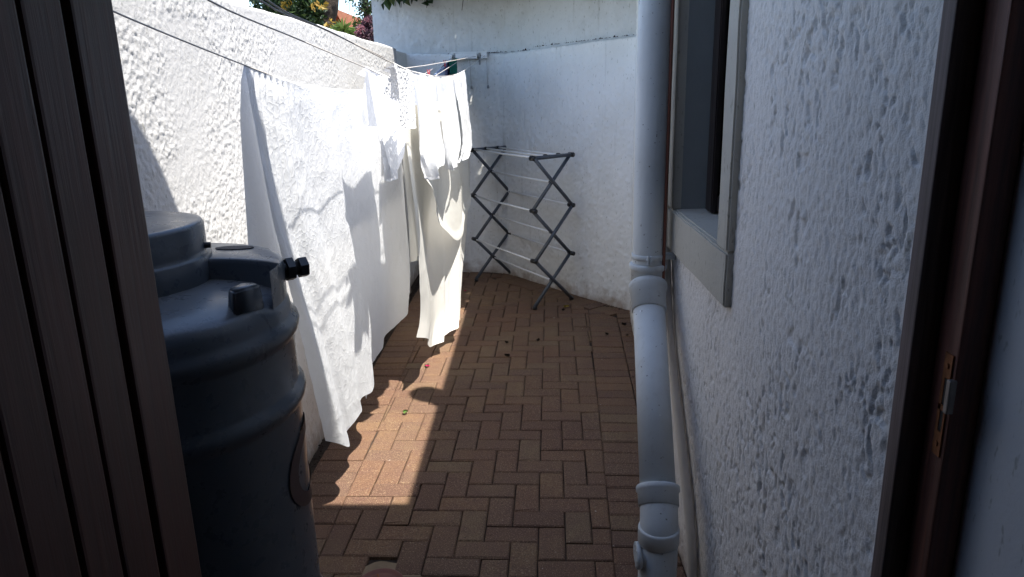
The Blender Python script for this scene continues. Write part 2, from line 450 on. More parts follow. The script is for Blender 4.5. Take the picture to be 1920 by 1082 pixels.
def soldier(p0, p1, inward, L, W=.1, clip=()):
    """row of bricks along p0->p1, length L pointing to inward"""
    p0 = Vector(p0); p1 = Vector(p1); d = (p1 - p0).normalized(); nrm = Vector((-d.y, d.x)) * inward
    k = 0
    while (k + 1) * W < (p1 - p0).length + .02:
        a = p0 + d * (k * W + J); b = p0 + d * ((k + 1) * W - J)
        Q = [tuple(a + nrm * J), tuple(b + nrm * J), tuple(b + nrm * (L - J)), tuple(a + nrm * (L - J))]
        if area(Q) < 0: Q = Q[::-1]
        for e in clip:
            Q = clip_poly(Q, *e)
            if len(Q) < 3: break
        if len(Q) >= 3 and area(Q) > .001:
            c = (sum(p[0] for p in Q) / len(Q), sum(p[1] for p in Q) / len(Q)); bricks.append((Q, c, None))
        k += 1
soldier((-.79, 1.04), (-.79, 6.22), 1, .2)
back_clip = [((.70 - .14, 5.16 - .14), (-.22 - .14, 6.28 - .15))]
soldier(RB0, RB1, -1, .2, .1, [((.80, 5.10), (.70 - .14, 5.16 - .14))] and back_clip)
soldier((.69, 5.19), (-.23, 6.31), 1, .205, .1, [((2, 6.22 + .0), (-2, 6.22)), ((-.79, 7), (-.79, 0))])
soldier((.10, 6.42), (-1.0, 6.42), 1, .2, .1, [((.69 + .02, 5.19 - .02 + .02), (-.23 + .02, 6.31 + .02))])
# slivers filling the gap between the right soldier course and the wall
d = Vector(RB1) - Vector(RB0); d.normalize(); nr = Vector((d.y, -d.x))
for k in range(42):
    a = Vector(RB0) + d * k * .1 + nr * .203
    y = a.y
    wx = (.523 - .02 * (y - 1)) if y < 2.66 else .49 + (y - 2.66) * .087
    if wx - a.x > .02:
        Q = [(a.x, a.y + .003), (wx - .005, a.y + .003), (wx - .005, a.y + .097), (a.x + d.x * .1, a.y + .097)]
        bricks.append((Q, (a.x + .02, a.y + .05), None))
# the 300 largest in the picture are bricks of their own
MH = (-.537, 2.085)
def seen(c):
    z = c[1] * .964 + H * .265
    v = CY + F * (-(-H) * .964 - c[1] * .266) / z
    occl = 1.0
    u = c[0] / c[1]
    if v > 1110 or c[1] < 1.95: return 0
    if u < -.345: return 0.02
    if c[0] > .30 and c[0] / c[1] > .168 and c[1] > 2.4: return .05
    return 1 / (z * z * z)
bricks = [b for b in bricks if math.hypot(b[1][0] - MH[0], b[1][1] - MH[1]) > .085]
bricks.sort(key=lambda b: -seen(b[1]))
rest = bmesh.new()
for q, (Q, c, rot) in enumerate(bricks):
    dz = random.uniform(-.0026, .0012) + .003 * math.sin(c[0] * 3.1 + 1) * math.sin(c[1] * 2.3) - (.002 if random.random() < .06 else 0)
    if rot is not None: me = full[random.randrange(8)]
    else: me = brick_mesh([(p[0] - c[0], p[1] - c[1]) for p in Q], q)
    r = (rot if rot is not None else 0) + random.uniform(-.006, .006)
    if rot is not None and random.random() < .5: r += math.pi
    mx = Matrix.Translation((c[0], c[1], dz)) @ Matrix.Rotation(r, 4, 'Z') @ Matrix.Rotation(random.uniform(-.006, .006), 4, 'X') @ Matrix.Rotation(random.uniform(-.005, .005), 4, 'Y')
    if q < 298:
        o = link('brick', me, M['brick'], paving); o.matrix_parent_inverse = Matrix.Translation((0, -3, 0)); o.matrix_basis = mx
    else:
        t = me.copy(); t.transform(mx); rest.from_mesh(t); bpy.data.meshes.remove(t)
o = bm_obj('remaining_bricks', rest, M['brick'], paving); o['kind'] = 'stuff'
print('bricks', len(bricks))

# drain cover
bm = bmesh.new(); prism(bm, [(MH[0] + .135 * math.cos(a) * (1 + .06 * math.sin(5 * a)), MH[1] + .125 * math.sin(a) * (1 + .05 * math.cos(7 * a))) for a in np.linspace(0, 2 * math.pi, 36, endpoint=False)], -.04, -.0035)
bm_obj('mortar_patch', bm, simple('sandy_mortar', (.24, .18, .12), .95, .1, 0, .35, 25, .8, 120, .004), paving)
t = empty('drain_cover', (MH[0], MH[1], 0)); tag(t, 'small round rusty red drain cover set into the paving beside the tank', 'drain cover')
bm = bmesh.new(); lathe(bm, [(.080, -.04), (.080, .003), (.074, .007), (.066, .005), (.062, .001), (.055, .001), (.052, .004), (0, .006)], MH, 40)
bm_obj('cover', bm, simple('red_painted_iron', (.17, .065, .05), .6, .4, .1, .3, 30), t, True)
for a in range(4):
    bm = bmesh.new(); c_, s_ = math.cos(a * math.pi / 2 + .4), math.sin(a * math.pi / 2 + .4)
    tube(bm, [(MH[0] + c_ * .02, MH[1] + s_ * .02, .006), (MH[0] + c_ * .045, MH[1] + s_ * .045, .006)], .003, 6)
    bm_obj('grip_rib', bm, M['metal_rust'], t)

# ================================================================== WALLS
XL = -1.04
def profile_wall(name, path, prof, hfun, matl, parent=None, step=.01):
    """path: function s->(x,y,nx,ny), s in [0,L]; prof: list of (offset back, z, n_out, n_up)"""
    pass
def sheet_wall(s_pts, prof, hf, du):
    """s_pts polyline in plan (x,y), outward normal to the right of travel; prof rows (setback, z, nh, nv)"""
    pts = np.array(s_pts, float)
    seg = np.linalg.norm(np.diff(pts, axis=0), axis=1); L = np.concatenate([[0], np.cumsum(seg)])
    if callable(du):
        s = [0.0]
        while s[-1] < L[-1]: s.append(s[-1] + du(s[-1]))
        s[-1] = L[-1]; s = np.array(s)
    else: s = np.linspace(0, L[-1], int(L[-1] / du) + 1)
    x = np.interp(s, L, pts[:, 0]); y = np.interp(s, L, pts[:, 1])
    tx = np.gradient(x, s); ty = np.gradient(y, s); k = np.hypot(tx, ty); tx /= k; ty /= k
    for it in range(2):
        tx = np.convolve(np.pad(tx, 3, mode='edge'), np.ones(7) / 7, 'valid'); ty = np.convolve(np.pad(ty, 3, mode='edge'), np.ones(7) / 7, 'valid')
    nx, ny = ty, -tx
    pr = np.array(prof, float); t = np.concatenate([[0], np.cumsum(np.linalg.norm(np.diff(pr[:, :2], axis=0), axis=1))])
    S, T = np.meshgrid(s, t, indexing='ij')
    h = hf(S, T)
    P = np.zeros(S.shape + (3,))
    out = -pr[None, :, 0] + h * pr[None, :, 2]
    P[..., 0] = x[:, None] + nx[:, None] * out
    P[..., 1] = y[:, None] + ny[:, None] * out
    P[..., 2] = pr[None, :, 1] + h * pr[None, :, 3]
    return P
def wall_prof(z0, z1, dz, depth, r=.012):
    rows = [(0, z, 1, 0) for z in np.arange(z0, z1 - r, dz)]
    for k in range(4):
        a = (k + 1) * math.pi / 8
        rows.append((r - r * math.cos(a), z1 - r + r * math.sin(a), math.cos(a), math.sin(a)))
    for d_ in np.linspace(r + .01, depth, 14): rows.append((d_, z1, 0, 1))
    for z in np.linspace(z1 - .05, z0, 6): rows.append((depth, z, 0, 0))
    return rows
def h_left(S, T):
    w = fbm(S * 9, T * 7, 3, 2) * .012
    a = fbm((S + w) * 88, T * 80, 21, 3)
    f1, f2 = worley(S * 104 + a * 3, T * 92 + a * 2.5, 5)
    blob = ss(.55, .2, f1) * ss(.40, .6, fbm(S * 26, T * 24, 9, 3))
    smooth_ = ss(4.3, 5.1, S + T * .2) * .45                         # the far end was rendered smoother
    calm = ss(.48, .70, fbm(S * 3.3, T * 3.6, 40, 3))
    k = (1 - .55 * smooth_) * (1 - .6 * calm)
    return k * (.0020 * ss(.46, .62, a) + .0021 * blob + .0012 * (fbm(S * 150, T * 150, 77, 2) - .5)) + .010 * (fbm(S * 1.6, T * 1.6, 8, 2) - .5)
lw = empty('boundary_wall', (XL - .1, 3.4, 0)); tag(lw, 'rough white plastered boundary wall in full sun behind the hanging laundry', 'wall')
P = sheet_wall([(XL, 5.80), (XL, 1.02)], [(0, z, 1, 0) for z in np.arange(-.02, .8, .010)] + wall_prof(.802, 1.915, .0046, .22), lambda S, T: h_left(4.78 - S, T), lambda s: .0046 if 2.3 < s < 4.0 else .0072)
# travel is towards the camera, so the outward normal must be +x
if P[5, 5, 0] < P[5, -3, 0]: P[..., 0] = 2 * XL - P[..., 0]
# slightly wavy top
wob = .006 * (fbm(P[..., 1] * 3, P[..., 1] * 0, 4, 3) - .5)
P[..., 2] += wob * (P[..., 2] > 1.8)
link('wall_face', grid_mesh('wall_face', P), M['wall_left'], lw)
bm = bmesh.new(); box(bm, (XL - .215, 1.03, -.05), (XL - .012, 5.795, 1.88)); box(bm, (XL - .20, 5.79, -.05), (XL - .028, 6.60, 1.905), .006)
bm_obj('wall_core', bm, M['wall_back'], lw)

# back wall: short straight piece, then a long angled piece turning towards the house
def h_back(S, T):
    a = fbm(S * 30, T * 26, 61, 3); f1, f2 = worley(S * 30 + a * 2, T * 26, 62)
    return .0042 * ss(.45, .7, a) + .0030 * ss(.5, .1, f1) + .0015 * (fbm(S * 90, T * 90, 63, 2) - .5) + .008 * (fbm(S * 1.8, T * 1.8, 64, 2) - .5)
bw_path = [(-1.10, 6.42), (-.75, 6.415), (-.50, 6.40), (-.36, 6.37), (-.22, 6.285), (.06, 5.93), (.30, 5.625), (.50, 5.39), (.72, 5.135), (.95, 4.87)]
bw = empty('back_wall', (-.2, 6.45, 0)); tag(bw, 'pale painted wall with a ledge, closing off the end of the alley behind the drying rack', 'wall')
bp = catmull(bw_path, 8)
P = sheet_wall(bp, wall_prof(-.02, 1.895, .0095, .22), h_back, .0095)
s_ = np.linspace(0, 1, P.shape[0])[:, None]
P[..., 2] += ss(1.2, 1.88, P[..., 2]) * np.interp(s_, [0, .3, 1], [.006, -.018, .035])
link('lower_wall', grid_mesh('lower_wall', P), M['wall_back'], bw)
# the upper wall stands a little back from the ledge and runs on past the boundary wall
up_path = [(-1.345, 6.47)] + [(x + .03, y + .045) for x, y in bw_path[0:]]
up_path[1] = (-1.08, 6.468)
P = sheet_wall(catmull(up_path, 8), wall_prof(1.80, 2.62, .0095, .20), lambda S, T: h_back(S + 9, T + 5) * .8, .0095)
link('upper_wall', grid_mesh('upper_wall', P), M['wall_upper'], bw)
bm = bmesh.new(); box(bm, (-1.343, 6.478, 0), (-1.10, 6.66, 2.615), .006)
bm_obj('wall_end', bm, M['wall_back'], bw)

# ================================================================== HOUSE
house = empty('house', (.55, 1.8, 0)); tag(house, 'white plastered house wall with cream window surround and brown wooden doorway', 'house')
def xw(y): return .523 - .02 * (y - 1.0)
WY0, WY1, WZ0, WZ1 = 1.925, 2.515, 1.182, 2.15       # opening
BW = .125                                             # surround band
def h_house(S, T):
    near = ss(1.55, .25, S)                            # coarser towards the door
    w = fbm(S * 20, T * 16, 81, 2)
    g1 = fbm(S * 110 + w, T * 62 + w, 82, 3)
    g2 = fbm(S * 82 + 3 * w, T * 40 + 2 * w, 83, 3)
    patch = ss(.34, .60, fbm(S * 7, T * 4.5, 84, 3))
    pit = ss(.60, .68, g2) * patch
    big = ss(.64, .74, fbm(S * 40 + 2 * w, T * 20, 88, 3)) * ss(.45, .65, fbm(S * 5, T * 3.5, 85, 2))
    grain = fbm(S * 190, T * 130, 86, 2) - .5
    return ss(0, .012, S) * ((.0030 + .0016 * near) * (g1 - .5) - (.0028 + .0022 * near) * pit - (.0012 + .0032 * near) * big + .0032 * grain + .006 * (fbm(S * 2, T * 2, 87, 2) - .5))
ny_, nz_ = 440, 560
yy = np.linspace(1.002, 2.66, ny_); zz = np.concatenate([np.linspace(-.02, 2.12, nz_ - 40), np.linspace(2.14, 2.875, 40)])
Y, Z = np.meshgrid(yy, zz, indexing='ij')
hh = h_house(Y - 1.0, Z)
P = np.stack([xw(Y) - hh, Y, Z], -1)
inw = (Y > WY0 - .04) & (Y < WY1 + .04) & (Z > WZ0 - .04) & (Z < WZ1 + .04)
mask = ~(inw[:-1, :-1] & inw[1:, :-1] & inw[1:, 1:] & inw[:-1, 1:])
link('wall_face', grid_mesh('wall_face', P, mask), M['wall_house'], house)
# masonry behind the face, with the hole left open
bm = bmesh.new()
for (a, b, c, d_) in ((1.0, WY0 - .03, -.05, 2.875), (WY1 + .03, 2.655, -.05, 2.875), (WY0 - .03, WY1 + .03, -.05, WZ0 - .05), (WY0 - .03, WY1 + .03, WZ1 + .03, 2.875)):
    box(bm, (.531, a, c), (.76, b, d_))
bm_obj('masonry', bm, M['wall_house'], house)
# wall of the wing behind the pipe
P = sheet_wall(catmull([(.80, 5.45), (.695, 5.15), (.64, 4.5), (.57, 3.6), (.512, 2.9), (.490, 2.655)], 6), wall_prof(-.02, 2.87, .011, .2), lambda S, T: h_back(S + 20, T) * .9, .011)
if P[40, 5, 0] > P[40, -3, 0]: pass
wing = link('wing_wall', grid_mesh('wing_wall', P), M['wall_back'], house)
# ---- window
win = empty('window'); win.parent = house; win.matrix_parent_inverse = Matrix.Translation((-.55, -1.8, 0))
def wbox(bm, y0, y1, z0, z1, d0, d1, bev=0.0):
    """box measured from the wall face: d<0 stands proud, d>0 is deep in the wall"""
    ps = [(y0, d0), (y1, d0), (y1, d1), (y0, d1)]
    bm2 = bmesh.new()
    prism(bm2, [(xw(y) + d, y) for y, d in ps], z0, z1)
    bmesh.ops.recalc_face_normals(bm2, faces=bm2.faces)
    if bev: bmesh.ops.bevel(bm2, geom=list(bm2.edges), offset=bev, segments=2, affect='EDGES')
    me = bpy.data.meshes.new('t'); bm2.to_mesh(me); bm2.free(); bm.from_mesh(me); bpy.data.meshes.remove(me)
def sub(name, bm, m, smooth=False):
    o = bm_obj(name, bm, m, None, smooth); o.parent = win; return o
def wobble(bm, amp, sc, cuts):
    bmesh.ops.subdivide_edges(bm, edges=list(bm.edges), cuts=cuts, use_grid_fill=True)
    from mathutils import noise as mn
    for v in bm.verts:
        v.co += mn.noise_vector(v.co * sc) * amp
for nm, (a, b, c, d_) in (('surround_sill', (WY0 - .095, WY1 + BW, WZ0 - BW - .02, WZ0)), ('surround_jamb', (WY0 - .095, WY0, WZ0 + .001, WZ1)), ('surround_jamb', (WY1, WY1 + BW, WZ0 + .001, WZ1)), ('surround_head', (WY0 - .095, WY1 + BW, WZ1 + .001, WZ1 + BW))):
    bm = bmesh.new(); wbox(bm, a, b, c, d_, -.020, .17, .005); wobble(bm, .0022, 14, 6); sub(nm, bm, M['surround'])
bm = bmesh.new(); wbox(bm, WY1 - .003, WY1 + .01, WZ0, WZ1, .012, .16); sub('reveal', bm, simple('grey_reveal', (.24, .25, .245), .8, .3, 0, .1, 12, .4, 60, .004))
bm = bmesh.new(); wbox(bm, WY0 + .002, WY1 - .004, WZ0 - .01, WZ0 + .004, -.005, .15); sub('sill_slab', bm, M['surround'])
for (a, b, c, d_) in ((WY1 - .055, WY1 - .004, WZ0 + .012, WZ1), (WY0 + .004, WY0 + .055, WZ0 + .012, WZ1), (WY0 + .055, WY1 - .055, WZ0 + .012, WZ0 + .065), (WY0 + .055, WY1 - .055, WZ1 - .05, WZ1 - .001)):
    bm = bmesh.new(); wbox(bm, a, b, c, d_, .102, .146, .004); sub('sash_rail', bm, M['sash'])
bm = bmesh.new(); wbox(bm, WY1 - .125, WY1 - .05, WZ0 - .012 + .02, WZ1, .082, .101, .004); sub('casement_edge', bm, M['sash'])
glass, nt, Pn, N_, L_ = mat('dark_window_glass'); Pn.inputs['Base Color'].default_value = (.02, .025, .03, 1); Pn.inputs['Roughness'].default_value = .05; Pn.inputs['Transmission Weight'].default_value = .6
bm = bmesh.new(); wbox(bm, WY0 + .05, WY1 - .05, WZ0 + .06, WZ1 - .04, .122, .127); sub('pane', bm, glass)
bm = bmesh.new(); wbox(bm, WY0 - .05, WY1 + .05, WZ0 - .05, WZ1 + .05, .24, .26); sub('curtain', bm, simple('dark_curtain', (.05, .05, .05), .9, .1))

# ---- roof: eave along the alley, porch part over the doorway with a rounded corner
RZ = 3.0
EX, PY, PX = -.53 + KX * RZ, 2.575 + KY * RZ, -1.04 + KX * (RZ - 1.60)
poly = [(EX, 5.0), (3.2, 5.0), (3.2, -3.2), (PX, -3.2)]
rad = .13
arc = [(PX + rad - rad * math.cos(a), PY - rad + rad * math.sin(a)) for a in np.linspace(0, math.pi / 2, 9)]
poly = poly[:4] + arc + [(EX, PY)]
bm = bmesh.new(); prism(bm, poly, RZ - .12, RZ)
bmesh.ops.recalc_face_normals(bm, faces=bm.faces)
bm_obj('roof', bm, M['roof'], house)
bm = bmesh.new(); box(bm, (-2.3, -3.1, 2.30), (.62, .995, 2.372)); bm_obj('ceiling', bm, M['soffit'], house)
bm = bmesh.new(); box(bm, (-2.3, .80, 2.38), (.53, .995, 2.875)); bm_obj('gable_wall', bm, M['wall_house'], house)
bm = bmesh.new(); box(bm, (-2.3, -3.1, -.05), (2.2, .98, .004)); bm_obj('floor', bm, M['floor_in'], house)
bm = bmesh.new()
box(bm, (-2.4, -3.2, -.05), (-2.3, 1.0, 2.3)); box(bm, (-2.3, -3.2, -.05), (2.2, -3.1, 2.3)); box(bm, (2.1, -3.1, -.05), (2.2, .98, 2.3))
box(bm, (-2.3, .80, -.05), (-.605, 1.0, 2.3))
bm_obj('interior_wall', bm, M['interior'], house)
bm = bmesh.new(); box(bm, (.592, .62, -.05), (.80, .985, 2.3), .006); box(bm, (.80, .80, -.05), (2.1, .985, 2.3)); box(bm, (-.60, .80, 2.08), (.59, 1.0, 2.3))
bm_obj('reveal_wall', bm, M['interior'], house)
bm = bmesh.new(); box(bm, (.62, -3.1, 2.30), (2.1, .99, 2.37)); bm_obj('ceiling', bm, M['soffit'], house)
# ---- doorway
df = empty('door_frame'); df.parent = house; df.matrix_parent_inverse = Matrix.Translation((-.55, -1.8, 0))
def dsub(name, bm, m, par=df, smooth=False):
    o = bm_obj(name, bm, m, None, smooth); o.parent = par; return o
bm = bmesh.new(); box(bm, (.5195, .967, .0), (.595, .9995, 2.08), .003); dsub('stop_bead', bm, M['weathered'])
bm = bmesh.new(); box(bm, (.553, .914, .0), (.592, .966, 2.08), .003); dsub('jamb', bm, M['frame'])
bm = bmesh.new(); box(bm, (-.603, .90, .0), (-.578, .9995, 2.08), .003); dsub('jamb', bm, M['frame'])
bm = bmesh.new(); box(bm, (-.545, .93, 2.03), (.52, 1.0, 2.08), .003); dsub('head', bm, M['frame'])
# strike plate on the right jamb
spz = [at_x(1790, 655, .553)[2], at_x(1755, 850, .553)[2]]
z0_, z1_ = 1.098, 1.246
bm = bmesh.new()
for (a, b, c, d_) in ((.920, .938, z0_, z0_ + .035), (.920, .938, z1_ - .035, z1_), (.932, .938, z0_ + .035, z1_ - .035), (.920, .9235, z0_ + .035, z1_ - .035), (.920, .938, z0_ + .066, z0_ + .074)):
    box(bm, (.5505, a, c), (.5528, b, d_))
dsub('strike_plate', bm, M['metal_rust'])
bm = bmesh.new(); box(bm, (.5512, .9236, z0_ + .036), (.5527, .9319, z0_ + .0655)); box(bm, (.5512, .9236, z0_ + .0745), (.5527, .9319, z1_ - .036)); dsub('latch_slot', bm, M['black'])
bm = bmesh.new(); box(bm, (.546, .9105, z0_ + .068), (.556, .9195, z1_ - .032), .002); dsub('plate_lip', bm, M['metal_bright'])
for zc in (z0_ + .017, z1_ - .017):
    bm = bmesh.new(); tube(bm, [(.5508, .929, zc), (.5485, .929, zc)], .004, 10); dsub('screw', bm, M['metal_rust'])
# ---- open door leaf on the left
dl = empty('door'); dl.parent = house; dl.matrix_parent_inverse = Matrix.Translation((-.55, -1.8, 0))
edges_ = [(.969, .8785), (.8625, .7925), (.7845, .7205)]
while edges_[-1][1] > .10: edges_.append((edges_[-1][1] - .008, edges_[-1][1] - .008 - (.068 if len(edges_) % 2 else .072)))
for k, (ya, yb_) in enumerate(edges_):
    bm = bmesh.new(); box(bm, (-.574, yb_, .02), (-.530 - .0008 * (k % 2), ya, 2.04), .0045); dsub('plank', bm, M['door'], dl)
bm = bmesh.new(); box(bm, (-.573, edges_[-1][1] + .002, .02), (-.5435, .967, 2.04)); dsub('backing_board', bm, M['sash'], dl)

# ================================================================== DRAIN PIPE AND SMALL PIPES
pipe = empty('drain_pipe', (.365, 1.98, 0)); tag(pipe, 'thick grey painted soil pipe with collars and a bend beside the window', 'pipe')
PT = Vector((.398, 2.52, 0)); R = .055
pA, pB = Vector((.398, 2.52, .935)), Vector((.366, 1.985, .375))
dirv = (pB - pA).normalized()
def part(name, bm, m=M['pvc'], par=pipe, smooth=True):
    o = bm_obj(name, bm, m, par, smooth)
    return o
bm = bmesh.new(); tube(bm, [(.398, 2.52, 3.0), (.398, 2.52, 2.0), (.398, 2.52, 1.0), (.398, 2.52, .955)], R, 40); part('upper_pipe', bm)
def ring(pts_dir, c, prof, n=40):
    """collar: profile (offset along axis, radius) around axis"""
    ax = pts_dir.normalized(); bm = bmesh.new()
    tube(bm, [c + ax * a for a, r in prof], [r for a, r in prof], n); return bm
dwn = Vector((0, 0, -1))
part('collar', ring(dwn, Vector((.398, 2.52, .995)), [(0, .0555), (.001, .0635), (.004, .0660), (.018, .0660), (.022, .0630), (.024, .0605), (.060, .0600), (.0605, .0560)]))
part('bend', ring(dirv, pA + Vector((0, 0, .012)), [(-.02, .0545), (.0, .0545), (.03, .0545)]))
part('collar', ring(dirv, pA + dirv * .02, [(0, .0555), (.001, .0650), (.005, .0675), (.022, .0675), (.027, .0630), (.045, .0625), (.046, .0605), (.105, .0600), (.106, .0560)]))
bm = bmesh.new(); tube(bm, [pA + dirv * .03, pB - dirv * .02], R, 40); part('sloping_pipe', bm)
part('collar', ring(dirv, pB - dirv * .045, [(0, .0555), (.001, .0640), (.005, .0670), (.018, .0670), (.022, .0625), (.062, .0615), (.063, .0575)]))
bend = [pB + dirv * .0]
c0 = pB + dirv * .01; c1 = Vector((.361, 1.935, .305))
cur = []
for t_ in np.linspace(0, 1, 10):
    q0 = c0; q1 = c0 + dirv * .045; q2 = c1
    cur.append(q0 * (1 - t_) ** 2 + q1 * 2 * t_ * (1 - t_) + q2 * t_ ** 2)
bm = bmesh.new(); tube(bm, cur + [Vector((.361, 1.935, .28))], .0570, 40); part('bend', bm)
part('collar', ring(dwn, Vector((.361, 1.935, .318)), [(0, .0572), (.001, .0610), (.006, .0622), (.05, .0618), (.052, .0585)]))
bm = bmesh.new(); tube(bm, [(.361, 1.935, .28), (.361, 1.935, -.02)], .0585, 40); part('junction', bm)
bm = bmesh.new(); tube(bm, [(.34, 1.93, .225), (.304, 1.925, .225)], .035, 28); tube(bm, [(.305, 1.925, .225), (.304, 1.925, .225), (.294, 1.923, .225), (.292, 1.923, .225)], [.036, .041, .041, .038], 28); part('access_cap', bm)
for k in range(6): 
    bm = bmesh.new(); a = k * math.pi / 3; box(bm, (.2905, 1.923 + .030 * math.cos(a) - .003, .225 + .030 * math.sin(a) - .003), (.2925, 1.923 + .030 * math.cos(a) + .003, .225 + .030 * math.sin(a) + .003))
    part('cap_bolt', bm, M['pvc'], pipe, False)
part('clamp', ring(dwn, Vector((.398, 2.52, 1.030)), [(0, .0560), (.0005, .0585), (.018, .0585), (.0185, .0560)]))
bm = bmesh.new(); box(bm, (.44, 2.505, 1.008), (.492, 2.535, 1.028), .002); part('clamp_bracket', bm, M['pvc'], pipe, False)
bm = bmesh.new(); box(bm, (.385, 2.448, 1.002), (.391, 2.466, 1.032), .0015); box(bm, (.394, 2.448, 1.002), (.400, 2.466, 1.032), .0015); tube(bm, [(.380, 2.455, 1.018), (.405, 2.455, 1.018)], .004, 8); part('clamp_lug', bm, M['pvc'], pipe, False)
bm = bmesh.new(); lathe(bm, [(.056, 2.93), (.085, 2.93), (.09, 2.98), (.085, 3.04), (.04, 3.07), (0, 3.075)], (.398, 2.52), 24); part('vent_cowl', bm)

def wpt(y, z, off): return (xw(y) - off, y, z)
cd = [wpt(2.60, 2.86, .020), wpt(2.60, 1.87, .020), wpt(2.598, 1.2, .020), wpt(2.575, 1.0, .020), wpt(2.50, .80, .020), wpt(2.385, .63, .020), wpt(2.20, .42, .019), wpt(2.06, .24, .018), wpt(2.0, .10, .018), wpt(1.985, -.02, .018)]
bm = bmesh.new(); tube(bm, [tuple(p) for p in catmull(cd, 5)], .0165, 16)
tag(bm_obj('conduit', bm, M['pvc2'], None, True), 'thin cream waste pipe running down the plaster close behind the soil pipe', 'pipe')
bm = bmesh.new(); tube(bm, [(.447, 2.485, 2.86), (.447, 2.485, 1.5), (.446, 2.482, .9), (.440, 2.470, .45), (.43, 2.46, -.02)], .0055, 12)
tag(bm_obj('copper_tube', bm, M['copper'], None, True), 'narrow copper water tube between the soil pipe and the wall', 'pipe')

# ================================================================== WATER TANK
TC = (-.746, 1.304)
tank = empty('water_tank', (TC[0], TC[1], 0)); tag(tank, 'dark ribbed plastic water tank with round lid standing beside the doorway', 'water tank')
R0 = .268
prof = [(.255, .0), (.268, .02)]
def rib(z): return [(R0, z - .030), (R0 + .002, z - .024), (R0 + .0105, z - .012), (R0 + .013, z), (R0 + .0105, z + .010), (R0 + .002, z + .018), (R0, z + .024)]
for z in (.10, .22, .36, .50): prof += rib(z)
prof += rib(1.025) + rib(1.165)
prof += [(R0 - .001, 1.192), (R0 - .003, 1.206), (R0 - .012, 1.222), (R0 - .03, 1.231), (R0 - .07, 1.239), (R0 - .13, 1.244), (.06, 1.246), (0, 1.247)]
bm = bmesh.new(); lathe(bm, prof, TC, 96); bm_obj('body', bm, M['tank'], tank, True)
zp = 1.286
front = [at_z(*p, zp)[:2] for p in [(270, 540), (300, 508), (328, 495), (376, 487), (424, 485), (472, 487), (508, 491), (530, 499), (537, 511)]]
front = [np.array(p) for p in resample(front, 26)]
rp = .262
a_end = math.atan2(front[-1][1] - TC[1], front[-1][0] - TC[0]); a_beg = math.atan2(front[0][1] - TC[1], front[0][0] - TC[0])
def clampr(p, rmax=rp):
    d_ = np.array(p) - np.array(TC); l = np.linalg.norm(d_); return np.array(TC) + d_ * min(1, rmax / l)
front = [clampr(p) for p in front]
if a_beg < a_end: a_beg += 2 * math.pi
backarc = [np.array(TC) + rp * np.array((math.cos(a), math.sin(a))) for a in np.linspace(a_end, a_beg, 24)]
fr = np.array(front); bk = np.array([backarc[int(round(k))] for k in np.linspace(len(backarc) - 1, 0, len(fr))])
rows = []
across = [(0, -.07), (0, -.012), (.0015, -.005), (.006, -.0012), (.012, 0)]
for off, dz_ in across: rows.append((off, dz_, 0))
G = np.zeros((len(fr), 24, 3))
for i_ in range(len(fr)):
    v_ = bk[i_] - fr[i_]; l_ = np.linalg.norm(v_) + 1e-6; e_ = v_ / l_
    ds = [(min(o_, l_ * .3), z_) for o_, z_ in across] + [(l_ * t_, .0015 * math.sin(math.pi * t_)) for t_ in np.linspace(.31, .69, 14)] + [(l_ - min(o_, l_ * .3), z_) for o_, z_ in across[::-1]]
    for k_, (d__, z_) in enumerate(ds):
        q_ = fr[i_] + e_ * d__; G[i_, k_] = (q_[0], q_[1], zp + z_)
link('raised_deck', grid_mesh('raised_deck', G), M['tank'], tank)
LC = (-.838, 1.372)
bm = bmesh.new(); lathe(bm, [(.188, 1.245), (.188, 1.291), (.185, 1.295), (.181, 1.297), (.180, 1.305), (.180, 1.352), (.176, 1.359), (.166, 1.361), (.150, 1.358), (.08, 1.360), (0, 1.361)], LC, 72)
bm_obj('lid', bm, M['tank'], tank, True)
bm = bmesh.new()
p = at_z(376, 445, 1.325); tube(bm, [(LC[0] + .175, LC[1] + .04, 1.31), (LC[0] + .186, LC[1] + .043, 1.31)], .006, 10); bm_obj('lid_screw', bm, M['black'], tank)
c = at_z(440, 466, zp + .001); c = np.append(clampr(c[:2], .225), zp)
bm = bmesh.new()
for k in range(1):
    vs_ = [bm.verts.new((c[0] + .045 * math.cos(a) * .9 + .0, c[1] + .018 * math.sin(a), zp + .0015)) for a in np.linspace(0, 2 * math.pi, 28, endpoint=False)]
    f_ = bm.faces.new(vs_); r_e = bmesh.ops.extrude_face_region(bm, geom=[f_]); 
    for v in [g_ for g_ in r_e['geom'] if isinstance(g_, bmesh.types.BMVert)]: v.co.z += .002
    bmesh.ops.recalc_face_normals(bm, faces=bm.faces)
bm_obj('maker_plate', bm, simple('worn_plate', (.035, .03, .035), .6, .3, 0, .5, 120, .8, 200, .003), tank)
# lifting lug: wedge standing on the dome
lt = [at_z(*p, 1.272)[:2] for p in [(427, 541), (438, 548), (489, 533), (478, 529), (452, 530)]]
lb = [at_z(*p, 1.215)[:2] for p in [(421, 586), (438, 604), (499, 583)]]
lb = [lb[0], lb[1], lb[2], lb[2] + np.array((-.012, .05)), lb[0] + np.array((.01, .05))]
bm = bmesh.new(); A = [bm.verts.new((p[0], p[1], 1.185)) for p in lb]; B = [bm.verts.new((p[0], p[1], 1.272)) for p in lt]
bm.faces.new(B)
for i in range(5): bm.faces.new((A[i], A[(i + 1) % 5], B[(i + 1) % 5], B[i]))
bm.faces.new(A[::-1]); bmesh.ops.recalc_face_normals(bm, faces=bm.faces); bmesh.ops.bevel(bm, geom=list(bm.edges), offset=.004, segments=3, affect='EDGES')
bm_obj('lifting_lug', bm, M['tank'], tank, True)
